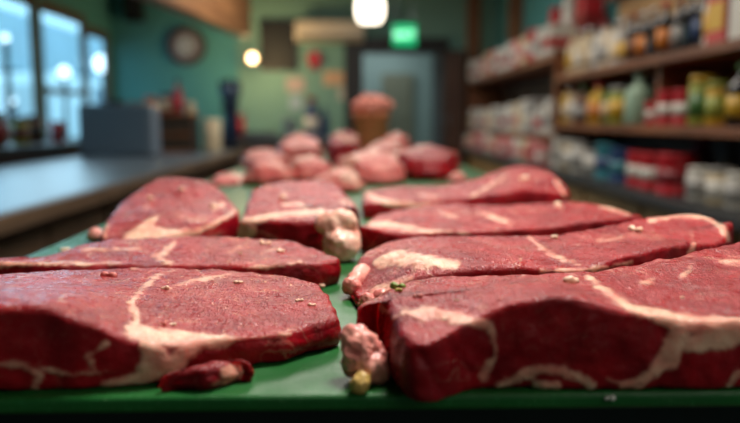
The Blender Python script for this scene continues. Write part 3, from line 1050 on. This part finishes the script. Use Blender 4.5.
def can(name, loc, r, h, body, band, lab, cat='can', group=None):
    e = empty(name, loc, lab, cat, group)
    latheo('can_body', body, e, [(0, .002), (r * .95, .002), (r, .008), (r * .98, .012), (r * .98, h - .012), (r, h - .008), (r * .95, h), (r * .9, h - .006), (0, h - .006)], 24)
    latheo('label_band', band, e, [(r * .98, h * .28), (r * 1.0, h * .28), (r * 1.0, h * .62), (r * .98, h * .62)], 24)
    return e


def packet(name, loc, w, d, h, body, band, lab, cat='packet', group=None, rz=0):
    e = empty(name, loc, lab, cat, group, rz)
    bm = bmesh.new()
    box(bm, -w / 2, w / 2, -d / 2, d / 2, .001, h, min(w, d) * .12, 2)
    for v in bm.verts:                      # pillowed bag pinched at the top
        t = v.co.z / h
        k = 1 - .55 * max(0, t - .72) / .28
        v.co.y *= k
        v.co.x *= 1 + .08 * math.sin(PI * t)
    bm_obj('bag', bm, body, e)
    if band is not None:
        bm = bmesh.new()
        box(bm, -w * .545, w * .545, -d * .515, d * .515, h * .28, h * .55, .002, 1)
        bm_obj('printed_band', bm, band, e)
    return e


def carton(name, loc, w, d, h, body, band, lab, cat='carton', group=None, rz=0):
    e = empty(name, loc, lab, cat, group, rz)
    boxo('box', body, e, -w / 2, w / 2, -d / 2, d / 2, .001, h, .003)
    if band is not None:
        boxo('printed_panel', band, e, -w * .42 - .0 if w > d else -w / 2 - .002, w * .42 if w > d else w / 2 + .002, -d / 2 - .002 if w > d else -d * .42, d / 2 + .002 if w > d else d * .42, h * .2, h * .62)
    boxo('top_flap', body, e, -w / 2, w / 2, -d * .5, -d * .02, h, h + .002)
    return e


def pm(name, rgb, rough=.4):
    return simple(name, rgb, rough, var=.08)
P = dict(red=pm('red print', (186, 30, 40)), white=M_WHITE_P, cream=M_CREAM, black=M_BLACK, yellow=pm('yellow', (206, 160, 40)), orange=pm('orange', (204, 120, 40)),
         green=pm('green', (70, 110, 50)), lime=pm('lime', (150, 156, 60)), pale_green=pm('pale green', (150, 176, 150)), silver=simple('silver', (200, 200, 200), .25, .9),
         glass=M_BOTTLEGLASS, blue=pm('blue', (40, 66, 110)), teal=pm('teal print', (50, 120, 130)), pink=pm('pink print', (214, 130, 126)), magenta=pm('dark magenta', (90, 26, 50)),
         brown=pm('brown', (100, 60, 40)), grey=pm('grey print', (150, 146, 140)), dred=pm('dark red', (130, 24, 32)), beige=pm('beige', (196, 172, 134)))

# on the left
rt = .7505 + .382
jar('spice_jar', (-1.98, 7.20, rt), .06, .17, P['brown'], P['orange'], P['red'], 'brown jar with red lid at the left end of the wooden rack', group='jars on the wooden rack')
jar('spice_jar', (-1.83, 7.25, rt), .065, .20, P['dred'], P['cream'], P['black'], 'dark red jar with cream label in the middle of the wooden rack', group='jars on the wooden rack')
bottle('sauce_bottle', (-1.71, 7.20, rt), .05, .34, P['dred'], P['red'], P['black'], 'tall dark red sauce bottle on the wooden rack', group='jars on the wooden rack')
jar('spice_jar', (-1.60, 7.26, rt), .042, .12, P['beige'], None, P['cream'], 'small beige jar at the right end of the wooden rack', group='jars on the wooden rack')
# paper roll, kettle
rl = empty('paper_roll', (-1.42, 7.40, .7505), 'white kitchen paper roll standing on the worktop past the wooden rack', 'paper roll')
latheo('paper', P['cream'], rl, [(.025, 0), (.085, 0), (.09, .01), (.09, .32), (.085, .33), (.025, .33)], 28)
latheo('core', P['brown'], rl, [(.022, 0), (.026, 0), (.026, .335), (.022, .335)], 20)
kt = empty('coffee_grinder', (-1.34, 8.05, .7505), 'dark blue black coffee grinder at the far end of the left worktop', 'grinder')
boxo('base', M_BLACK, kt, -.13, .13, -.13, .13, 0, .07, .012)
latheo('grinder_body', simple('dark navy', (34, 44, 66), .3, .3), kt, [(0, .07), (.09, .07), (.10, .10), (.075, .36), (.075, .42), (.11, .46), (.11, .48), (0, .48)], 28)
latheo('hopper', simple('smoky hopper', (60, 74, 92), .2), kt, [(0, .48), (.07, .48), (.12, .62), (.12, .72), (0, .72)], 28)
latheo('lid', M_BLACK, kt, [(0, .72), (.125, .72), (.12, .745), (.02, .75), (.02, .78), (0, .78)], 28)
bm = bmesh.new(); tube(bm, (.08, -.02, .40), (.19, -.05, .36), .014)
bm_obj('handle', bm, M_STEEL, kt)
# things on the ledge
lz = .8705
jar('spice_jar', (-2.80, 5.75, lz), .085, .26, P['brown'], P['dred'], P['black'], 'brown jar at the left edge of the picture on the window ledge', group='jars on the window ledge')
jar('spice_jar', (-2.74, 6.05, lz), .07, .22, P['lime'], P['brown'], P['brown'], 'olive jar second along the window ledge', group='jars on the window ledge')
jar('spice_jar', (-2.80, 6.42, lz), .09, .24, P['brown'], P['black'], P['black'], 'wide dark jar third along the window ledge', group='jars on the window ledge')
jar('spice_jar', (-2.72, 6.75, lz), .065, .19, P['red'], P['dred'], P['dred'], 'red jar fourth along the window ledge, nearest the metal box', group='jars on the window ledge')
bx2 = empty('dark_canister', (-2.72, 8.35, lz), 'dark blue canister on the ledge below the narrow window', 'canister')
latheo('canister_body', P['blue'], bx2, [(0, 0), (.13, 0), (.13, .36), (0, .36)], 24)
latheo('lid', M_BLACK, bx2, [(0, .36), (.135, .36), (.135, .42), (0, .43)], 24)
wb = empty('wooden_box', (-2.50, 9.0, lz), 'brown wooden box at the end of the ledge near the corner', 'box')
for (a, b, c_, d) in ((-.2, .2, -.12, -.10), (-.2, .2, .10, .12), (-.2, -.18, -.1, .1), (.18, .2, -.1, .1)):
    boxo('side_panel', M_WOOD, wb, a, b, c_, d, 0, .42)
boxo('bottom_panel', M_WOOD, wb, -.18, .18, -.1, .1, 0, .02)

# ------------------------------------------------------------------ far wall
fz = lambda y: CZ + (120 - y) / F * 9.9
fx = lambda x: (x - 352) / F * 9.9
ck = empty('wall_clock', (fx(190), 9.94, fz(48)), 'round wall clock with dark rim and pale face on the teal wall', 'clock')
def disc(name, m, par, r, d, y0, seg=40):
    bm = bmesh.new(); tube(bm, (0, y0, 0), (0, y0 + d, 0), r, seg)
    return bm_obj(name, bm, m, par)
disc('rim', simple('clock rim', (66, 44, 40), .4), ck, .26, .05, 0)
disc('clock_face', simple('clock face', (120, 110, 112), .5), ck, .215, .008, -.008)
disc('inner_dial', simple('clock dial', (190, 196, 200), .5), ck, .13, .004, -.012)
for a, l in ((.6, .11), (2.4, .16)):
    bm = bmesh.new(); tube(bm, (0, -.016, 0), (l * math.sin(a), -.016, l * math.cos(a)), .007)
    bm_obj('clock_hand', bm, M_BLACK, ck)
for k in range(12):
    a = k * PI / 6
    bm = bmesh.new(); tube(bm, (.17 * math.sin(a), -.01, .17 * math.cos(a)), (.2 * math.sin(a), -.01, .2 * math.cos(a)), .006, 6)
    bm_obj('hour_mark', bm, M_BLACK, ck)
sp = empty('wall_speaker', (fx(143), 9.93, fz(13)), 'black loudspeaker high on the teal wall above the clock', 'speaker')
boxo('speaker_case', M_BLACK, sp, -.12, .12, -.16, .0, -.18, .18, .02)
disc('speaker_cone', simple('cone', (40, 40, 44), .6), sp, .085, .01, -.168)
boxo('bracket', M_BLACK, sp, -.03, .03, 0, .065, -.03, .03)
mb = empty('menu_board', (fx(280), 9.95, fz(47)), 'dark blank menu board hanging left of the air conditioner', 'board')
boxo('board_panel', simple('slate', (22, 26, 26), .6), mb, -.23, .23, 0, .03, -.31, .30)
bm = bmesh.new()
for b in ((-.25, .25, -.01, .045, .30, .33), (-.25, .25, -.01, .045, -.34, -.31), (-.25, -.22, -.01, .045, -.31, .30), (.22, .25, -.01, .045, -.31, .30)): box(bm, *b)
bm_obj('board_frame', bm, M_BLACK, mb)
ac = empty('air_conditioner', (fx(331), 9.97, fz(35)), 'beige wall mounted air conditioner above the green wall', 'air conditioner')
M_AC = simple('ac plastic', (228, 214, 190), .5)
boxo('ac_body', M_AC, ac, -.46, .46, -.22, 0, -.13, .14, .03)
boxo('vent_flap', simple('ac flap', (150, 142, 124), .5), ac, -.42, .42, -.235, -.2, -.125, -.06, .006)
al = empty('wall_mounted_bell', (fx(315), 9.97, fz(60)), 'round red alarm bell on the green wall under the air conditioner', 'alarm bell')
disc('bell_dome', simple('alarm red', (176, 30, 40), .4), al, .10, .05, -.05)
boxo('back_box', simple('alarm red dark', (140, 24, 30), .4), al, -.06, .06, 0, .03, -.15, .06)
def notice(px0, px1, py0, py1, c, lab):
    o = boxo('wall_mounted_notice', simple('notice ' + lab[:6], c, .7), None, fx(px0), fx(px1), 9.99, 9.9995, fz(py1), fz(py0))
    return tag(o, lab, 'notice', 'papers pinned to the green wall')
notice(287, 305, 78, 92, (196, 176, 168), 'pale paper on the green wall below the menu board')
notice(324, 344, 72, 86, (216, 176, 140), 'peach paper on the green wall right of the alarm bell')
notice(290, 302, 96, 110, (170, 190, 200), 'bluish paper low on the green wall')
notice(338, 346, 88, 100, (200, 196, 180), 'small cream paper near the dark door post')

# back counter with sink things
bc = empty('back_counter', (-.95, 9.6, 0), 'dark counter with a steel top along the far wall', 'counter')
boxo('counter_top', M_STEEL, bc, -.75, .80, -.42, .36, .80, .85, .004)
boxo('counter_body', M_DARKWOOD, bc, -.72, .77, -.38, .36, 0, .80)
for k in range(3):
    boxo('door', M_COUNTER_EDGE, bc, -.70 + k * .49, -.24 + k * .49, -.40, -.38, .08, .74, .004)
bottle('blue_bottle', (fx(314), 9.5, .8505), .10, .52, P['blue'], P['white'], P['dred'], 'big blue bottle on the back counter under the red alarm bell', neck=.5)
bottle('blue_bottle', (fx(326), 9.55, .8505), .06, .40, P['blue'], None, P['blue'], 'slim blue bottle on the back counter beside the big blue one')
jar('red_jar', (fx(246), 9.5, .8505), .06, .30, P['dred'], P['red'], P['red'], 'red jar on the back counter left of the steel tray')
latheo_ = empty('white_bucket', (fx(293), 9.5, .8505), 'pale bucket on the back counter left of the blue bottles', 'bucket')
latheo('bucket_body', simple('pale blue plastic', (170, 190, 200), .5), latheo_, [(0, 0), (.075, 0), (.10, .22), (.105, .22), (.105, .235), (.095, .235), (.07, .02), (0, .02)], 28)
bm = bmesh.new()
for k in range(10):
    a0, a1 = PI * k / 10, PI * (k + 1) / 10
    tube(bm, (.1 * math.cos(a0), 0, .22 + .1 * math.sin(a0)), (.1 * math.cos(a1), 0, .22 + .1 * math.sin(a1)), .005, 6)
bm_obj('handle', bm, M_STEEL, latheo_)
tr = empty('steel_tray', (fx(268), 9.4, .8505), 'shallow dark steel tray on the back counter', 'tray')
bm = bmesh.new()
box(bm, -.2, .2, -.12, .12, 0, .01)
for b in ((-.21, -.2, -.13, .13, 0, .07), (.2, .21, -.13, .13, 0, .07), (-.2, .2, -.13, -.12, 0, .07), (-.2, .2, .12, .13, 0, .07)): box(bm, *b)
bm_obj('pan', bm, M_STEEL, tr)

# bare bulb lamp, pendant, exit sign
bp = atY(252, 58, 9.4)
M_BULB = emit('warm bulb', (255, 158, 62), 2.6)
bl = empty('wall_lamp', (bp.x, 9.93, bp.z), 'glowing warm bulb lamp on the teal wall under the bulkhead', 'lamp')
disc('wall_plate', M_BLACK, bl, .05, .065, -.0)
bm = bmesh.new(); tube(bm, (0, 0, 0), (0, -.42, 0), .012); bm_obj('arm', bm, M_BLACK, bl)
bm = bmesh.new(); tube(bm, (0, -.42, 0), (0, -.47, 0), .03, 16); bm_obj('socket', bm, M_BLACK, bl)
bm = bmesh.new(); bmesh.ops.create_uvsphere(bm, u_segments=24, v_segments=16, radius=.06); bmesh.ops.translate(bm, vec=(0, -.51, 0), verts=bm.verts)
bm_obj('bulb', bm, M_BULB, bl, True)
ld = bpy.data.lights.new('bulb_light', 'POINT'); ld.energy = 30; ld.color = (1, .68, .32); ld.shadow_soft_size = .09
lo = bpy.data.objects.new('bulb_light', ld); COL.objects.link(lo); lo.location = (bp.x + .05, 9.2, bp.z - .02)

pp = atY(370, 12, 5.2)
M_PEND = emit('pendant glass', (255, 240, 214), 4)
pe = empty('pendant_lamp', (pp.x, pp.y, pp.z), 'white glowing pendant lamp hanging at the top middle', 'lamp')
latheo('lamp_shade', M_PEND, pe, [(.03, .14), (.085, .12), (.10, .03), (.095, -.03), (.075, -.07), (0, -.075)], 32)
latheo('collar', M_STEEL, pe, [(0, .19), (.04, .19), (.05, .15), (.035, .13), (0, .13)], 24)
bm = bmesh.new(); tube(bm, (0, 0, .18), (0, 0, ZC - pp.z), .008); bm_obj('cord', bm, M_BLACK, pe)

ep = atY(404.5, 35, 8.9)
ex = empty('exit_sign', (ep.x, ep.y, ep.z), 'glowing green exit sign hanging before the doorway', 'sign')
boxo('sign_case', simple('sign case', (20, 60, 44), .5), ex, -.15, .15, .0, .06, -.135, .135, .006)
M_SIGN = emit('exit green', (10, 190, 120), 1.0, (10, 160, 100))
boxo('sign_face', M_SIGN, ex, -.14, .14, -.006, .001, -.125, .125)
fc = bpy.data.curves.new('sign_lettering', 'FONT')
fc.body = 'EXIT'; fc.size = .125; fc.align_x = 'CENTER'; fc.align_y = 'CENTER'; fc.extrude = .002
ft = bpy.data.objects.new('lettering_source', fc); COL.objects.link(ft)
bpy.context.view_layer.update()
me = bpy.data.meshes.new_from_object(ft.evaluated_get(bpy.context.evaluated_depsgraph_get()))
bpy.data.objects.remove(ft)
bpy.data.curves.remove(fc)
fo = link('sign_lettering', me, emit('exit letters', (170, 255, 215), 2.4), ex)
fo.location = (0, -.009, .0); fo.rotation_euler = (PI / 2, 0, 0)
bm = bmesh.new(); tube(bm, (-.1, .03, .15), (-.1, .03, ZC - ep.z), .006); tube(bm, (.1, .03, .15), (.1, .03, ZC - ep.z), .006)
bm_obj('hanging_rod', bm, M_STEEL, ex)

# ------------------------------------------------------------------ right side: counter and shelving
SX = 1.50
tc_ = empty('display_counter', (1.72, 5.7, 0), 'long dark counter under the shelves on the right side', 'counter')
boxo('counter_top', simple('dark slate top', (58, 60, 62), .4, var=.2), tc_, -.27, .275, -3.9, 3.8, .66, .71, .004)
boxo('counter_body', M_DARKWOOD, tc_, -.16, .27, -3.85, 3.8, 0, .66)
for k in range(8):
    y0 = -3.82 + k * .95
    d = boxo('front_panel', M_TAN, tc_, -.185, -.16, y0, y0 + .9, .06, .63, .004)
Y0, Y1, Y2 = 1.9, 5.42, 9.5
def unit(y0, y1, zs, ztop, label, divs, cap):
    u = empty('wall_shelf', (1.74, (y0 + y1) / 2, .7105), label, 'shelf')
    yc = (y0 + y1) / 2
    zb = .7105
    for y in (y0, y1 - .03):
        boxo('side_panel', M_SHELF, u, -.22, .25, y - yc, y + .03 - yc, 0, ztop - zb)
    for z in zs:
        boxo('shelf_board', M_SHELF, u, -.24, .25, y0 + .03 - yc, y1 - .03 - yc, z - .043 - zb, z - zb, .003)
    boxo('back_panel', M_DARKWOOD, u, .245, .258, y0 + .03 - yc, y1 - .03 - yc, 0, max(zs) - zb)
    boxo('upper_back_panel', M_TAN, u, .245, .258, y0 + .03 - yc, y1 - .03 - yc, max(zs) - zb, ztop - zb)
    for y in divs:
        boxo('divider', M_SHELF, u, -.18, .245, y - .02 - yc, y + .02 - yc, min(zs) - zb, max(zs) - .043 - zb)
    return u
Z1, Z2, ZCN = 1.390, 1.045, .711
unit(Y0, Y1, (Z2, Z1), 1.42, 'near reddish brown wall shelf unit lined with bottles and cans', [3.68], 1)
unit(Y1 + .005, Y2, (.95, 1.56), 1.60, 'far reddish brown wall shelf unit stacked with white packets', [], 1)
boxo_b = sbox('trim_7', M_TAN, 1.975, 1.999, Y0, Y1, 1.43, 1.95)

def rowpos(px_, X=1.64):
    return atX(px_, X)
GB = 'bottles on the upper near shelf'
X = 1.63
tops = [
 (750, 'carton', .06, .26, 'white', 'grey', None, 'white carton at the right picture edge of the upper near shelf'),
 (728, 'carton', .08, .27, 'red', 'yellow', None, 'red carton with yellow panel on the upper near shelf'),
 (709, 'bottle', .048, .29, 'white', 'yellow', 'silver', 'white bottle with yellow label and silver cap beside the red carton'),
 (696, 'bottle', .040, .28, 'glass', 'blue', 'silver', 'black bottle with silver cap beside the white bottle with yellow label'),
 (686, 'bottle', .040, .29, 'glass', None, 'black', 'plain black bottle, third bottle from the red carton'),
 (675, 'bottle', .040, .27, 'glass', 'grey', 'dred', 'black bottle with grey label and dark red cap on the upper near shelf'),
 (661, 'bottle', .045, .28, 'glass', 'orange', 'red', 'dark bottle with orange label and red cap on the upper near shelf'),
 (650, 'bottle', .038, .27, 'glass', None, 'silver', 'narrow black bottle with silver cap between two orange labelled bottles'),
 (640, 'bottle', .045, .27, 'glass', 'orange', 'silver', 'dark bottle with orange label and silver cap on the upper near shelf'),
 (630, 'bottle', .042, .28, 'glass', 'brown', 'dred', 'dark bottle with brown label left of the orange labelled ones'),
 (622, 'bottle', .045, .27, 'grey', 'yellow', 'silver', 'grey bottle with yellow label on the upper near shelf'),
 (614, 'bottle', .050, .27, 'white', 'cream', 'silver', 'white bottle with cream label and silver cap on the upper near shelf'),
 (607, 'bottle', .046, .28, 'beige', 'grey', 'black', 'beige bottle with black cap on the upper near shelf'),
 (601, 'bottle', .055, .30, 'white', 'grey', 'dred', 'white bottle with dark red cap on the upper near shelf'),
 (594, 'bottle', .045, .28, 'grey', 'white', 'black', 'grey bottle with black cap next to the cream bottles'),
 (587, 'bottle', .060, .30, 'cream', 'beige', 'silver', 'cream bottle with beige label, nearer of the cream bottles'),
 (579, 'bottle', .055, .30, 'cream', 'white', 'silver', 'cream bottle with white label, middle of the cream bottles'),
 (571.5, 'bottle', .052, .30, 'cream', 'yellow', 'beige', 'cream bottle with yellow label, farther of the cream bottles'),
]
mids = [
 (741, 'bottle', .058, .25, 'glass', 'yellow', 'green', 'black bottle with yellow label at the right edge of the middle shelf'),
 (718, 'jar', .052, .19, 'yellow', 'lime', 'lime', 'yellow jar with lime lid on the middle near shelf'),
 (702, 'jar', .062, .22, 'lime', 'green', 'yellow', 'green yellow jar with pale lid on the middle near shelf'),
 (685, 'can', .055, .17, 'red', 'white', None, 'red can with white band closest to the green yellow jar'),
 (668, 'can', .055, .17, 'red', 'white', None, 'red can with white band standing second from the green yellow jar'),
 (653.5, 'can', .042, .12, 'red', 'white', None, 'small red can with white band beside the shelf divider'),
 (639, 'bottle', .080, .28, 'pale_green', None, 'pale_green', 'large pale green bottle left of the shelf divider'),
 (620, 'jar', .068, .22, 'lime', 'yellow', 'grey', 'lime jar with grey lid left of the large pale green bottle'),
 (609, 'jar', .050, .20, 'green', 'beige', 'green', 'dark green jar between the lime jar and the yellow bottle'),
 (599, 'bottle', .075, .26, 'yellow', 'orange', 'red', 'yellow bottle with red cap on the middle near shelf'),
 (584, 'bottle', .072, .25, 'brown', 'grey', 'green', 'brown bottle with green cap on the middle near shelf'),
 (575, 'jar', .05, .24, 'beige', 'white', 'brown', 'beige jar with brown lid on the middle near shelf'),
 (567.5, 'bottle', .05, .27, 'yellow', 'beige', 'silver', 'yellow bottle with silver cap on the middle near shelf'),
]
lows = [
 (745, 'jar', .058, .15, 'white', 'grey', 'white', 'white pot at the right picture edge on the counter'),
 (726, 'jar', .062, .16, 'cream', 'white', 'grey', 'cream pot with grey lid, second on the counter from the right edge'),
 (706, 'jar', .068, .15, 'white', 'grey', 'white', 'white pot beside the big red can on the counter'),
 (680, 'can', .095, .20, 'red', 'dred', None, 'big red can on the counter with a dark band'),
 (658, 'can', .080, .19, 'red', 'white', None, 'middle of the three red cans on the counter'),
 (643, 'can', .072, .19, 'red', 'white', None, 'farthest of the three red cans on the counter'),
 (626, 'can', .080, .20, 'blue', 'teal', None, 'blue can with teal band on the counter'),
 (612, 'can', .090, .22, 'teal', 'blue', None, 'teal can with blue band on the counter'),
 (598, 'jar', .080, .20, 'grey', 'white', 'black', 'grey pot with black lid on the counter next to the teal can'),
 (585, 'jar', .085, .22, 'white', 'grey', 'grey', 'white pot with grey lid on the counter, left of the grey pot'),
 (574, 'jar', .075, .22, 'beige', 'white', 'white', 'beige pot with white lid on the counter'),
 (563, 'packet', .13, .24, 'white', 'grey', None, 'white packet with grey band on the counter near the shelf joint'),
]
def place(rows, z, group, X):
    for (px_, typ, r, h, a, b, c_, lab) in rows:
        y = rowpos(px_, X)
        l = (X, y, z + .0005)
        if typ == 'bottle': bottle('glass_bottle' if a == 'glass' else 'bottle', l, r, h, P[a], P[b] if b else None, P[c_], lab, group=group)
        elif typ == 'jar': jar('jar', l, r, h, P[a], P[b], P[c_], lab, group=group)
        elif typ == 'can': can('tin_can', l, r, h, P[a], P[b], lab, group=group)
        elif typ == 'carton': carton('carton', l, .16, r * 2, h, P[a], P[b], lab, group=group)
        else: packet('packet', l, r, r * .9, h, P[a], P[b], lab, group=group)
place(tops, Z1, GB, 1.60)
place(mids, Z2, 'jars, cans and bottles on the middle near shelf', 1.575)
place(lows, ZCN, 'pots and cans on the right counter', 1.58)
bottle('bottle', (1.86, rowpos(704, 1.86), ZCN), .06, .27, P['magenta'], None, P['magenta'], 'dark magenta bottle behind the white pots on the counter', group='pots and cans on the right counter', neck=.6)
bottle('bottle', (1.84, rowpos(686, 1.84), Z2 + .0005), .045, .26, P['magenta'], None, P['dred'], 'dark magenta bottle behind the red cans on the middle near shelf', group='jars, cans and bottles on the middle near shelf')

ORD = ['nearest the bottles', 'second from the bottles', 'third from the bottles', 'fourth from the bottles', 'fifth from the bottles', 'sixth from the bottles', 'seventh from the bottles', 'eighth from the bottles',
       'ninth from the bottles', 'tenth from the bottles', 'eleventh from the bottles', 'twelfth from the bottles', 'thirteenth from the bottles', 'last before the doorway']
rs = random.Random(11)
def far_row(z, hs, pal, where, group, n=14, X=1.62, d=.19):
    for k in range(n):
        y = 5.66 + k * (3.68 / (n - 1)) - (0.0 if n > 1 else 0)
        a, b = pal[k % len(pal)]
        h = hs * rs.uniform(.82, 1.1)
        lab = '%s packet with %s band on the %s, %s' % ({'dred': 'dark red'}.get(a, a), {'dred': 'dark red'}.get(b, b), where, ORD[k])
        packet('packet', (X, y, z + .0005), .22, d, h, P[a], P[b], lab, group=group)
far_row(1.56, .26, [('white', 'red'), ('white', 'grey'), ('red', 'white'), ('cream', 'pink'), ('pink', 'white'), ('white', 'dred')], 'upper far shelf', 'packets on the upper far shelf')
far_row(.95, .28, [('white', 'grey'), ('white', 'red'), ('grey', 'white'), ('white', 'cream'), ('cream', 'pink')], 'lower far shelf', 'packets on the lower far shelf', X=1.64)
far_row(.711, .20, [('pink', 'white'), ('pink', 'red'), ('cream', 'pink'), ('white', 'pink'), ('pink', 'dred')], 'counter', 'packets on the counter below the far shelf', X=1.58)
# red sacks stacked at the near top of the far unit
for k, (y, h, a, b) in enumerate(((5.72, .42, 'red', 'dred'), (6.1, .38, 'white', 'red'), (6.5, .34, 'red', 'white'))):
    packet('sack', (1.855, y, 1.5605), .16, .30, h + .16, P[a], P[b], ['tall red sack at the near end of the upper far shelf', 'tall white sack with red band behind the packets', 'tall red sack with white band behind the packets'][k], 'sack', 'sacks at the back of the upper far shelf')

# tall dark cupboard by the doorway
cb = empty('tall_cupboard', (1.345, 9.72, 0), 'tall dark brown cupboard between the doorway and the shelves', 'cupboard')
boxo('carcass', M_DARKWOOD, cb, -.12, .13, -.18, .21, 0, 1.98)
d = boxo('door', wood('brown cupboard door', (70, 44, 32), (92, 60, 44), .5, 'z'), cb, -.115, .125, -.20, -.18, .05, 1.94, .004)
bm = bmesh.new(); tube(bm, (-.08, -.225, 1.0), (-.08, -.225, 1.15), .008); tube(bm, (-.08, -.225, 1.01), (-.08, -.2, 1.01), .006); tube(bm, (-.08, -.225, 1.14), (-.08, -.2, 1.14), .006)
bm_obj('handle', bm, M_STEEL, d)
# ------------------------------------------------------------------ light
def area(name, loc, target, size, power, col, size_y=None):
    l = bpy.data.lights.new(name, 'AREA')
    l.energy = power
    l.color = col
    l.size = size
    if size_y:
        l.shape = 'RECTANGLE'
        l.size_y = size_y
    o = bpy.data.objects.new(name, l)
    COL.objects.link(o)
    o.location = loc
    o.rotation_euler = (Vector(target) - Vector(loc)).to_track_quat('-Z', 'Y').to_euler()
    return o

area('unseen_light', (.42, 1.02, 2.35), (.0, .7, .9),  .45, 42, (1.0, .94, .86))
area('unseen_light', (1.1, -.5, 2.0), (.0, .7, .9), 1.0, 6.5, (1.0, .92, .84))  # added fill from front right, no fixture; brightens the steaks' cut faces
area('unseen_light', (-.3, 6.4, 2.65), (-.3, 6.6, 0), 1.6, 50, (1.0, .97, .92))  # unseen lamp added to lift the back wall and room
area('unseen_light', (-.1, 3.3, 2.68), (-.1, 2.4, .9), .8, 36, (1.0, .94, .86))  # unseen lamp added over the far cuts and tub
area('unseen_light', (.7, 4.0, 2.68), (1.7, 4.2, 1.2), .8, 22, (1.0, .90, .80))  # added lamp without fixture, brightens the right hand shelves
area('unseen_light', (.4, 11.6, 2.6), (.4, 11.6, 0), 1.0, 15, (1.0, 1.0, 1.0))  # unseen lamp that lights the passage behind the doorway

area('window_light', (-3.1, 7.0, 1.7), (-.6, 1.5, .9), 1.2, 17, (.5, .8, 1.0))  # added lamp inside the window wall, boosts cool daylight on the meat
w = bpy.data.worlds.new('world')
SC.world = w
w.use_nodes = True
bg = w.node_tree.nodes['Background']
bg.inputs['Color'].default_value = (.42, .80, 1.0, 1)
bg.inputs['Strength'].default_value = 2.0
SC.view_settings.view_transform = 'Standard'
SC.view_settings.look = 'None'
SC.view_settings.exposure = 0.0
SC.cycles.use_denoising = True
SC.cycles.max_bounces = 8
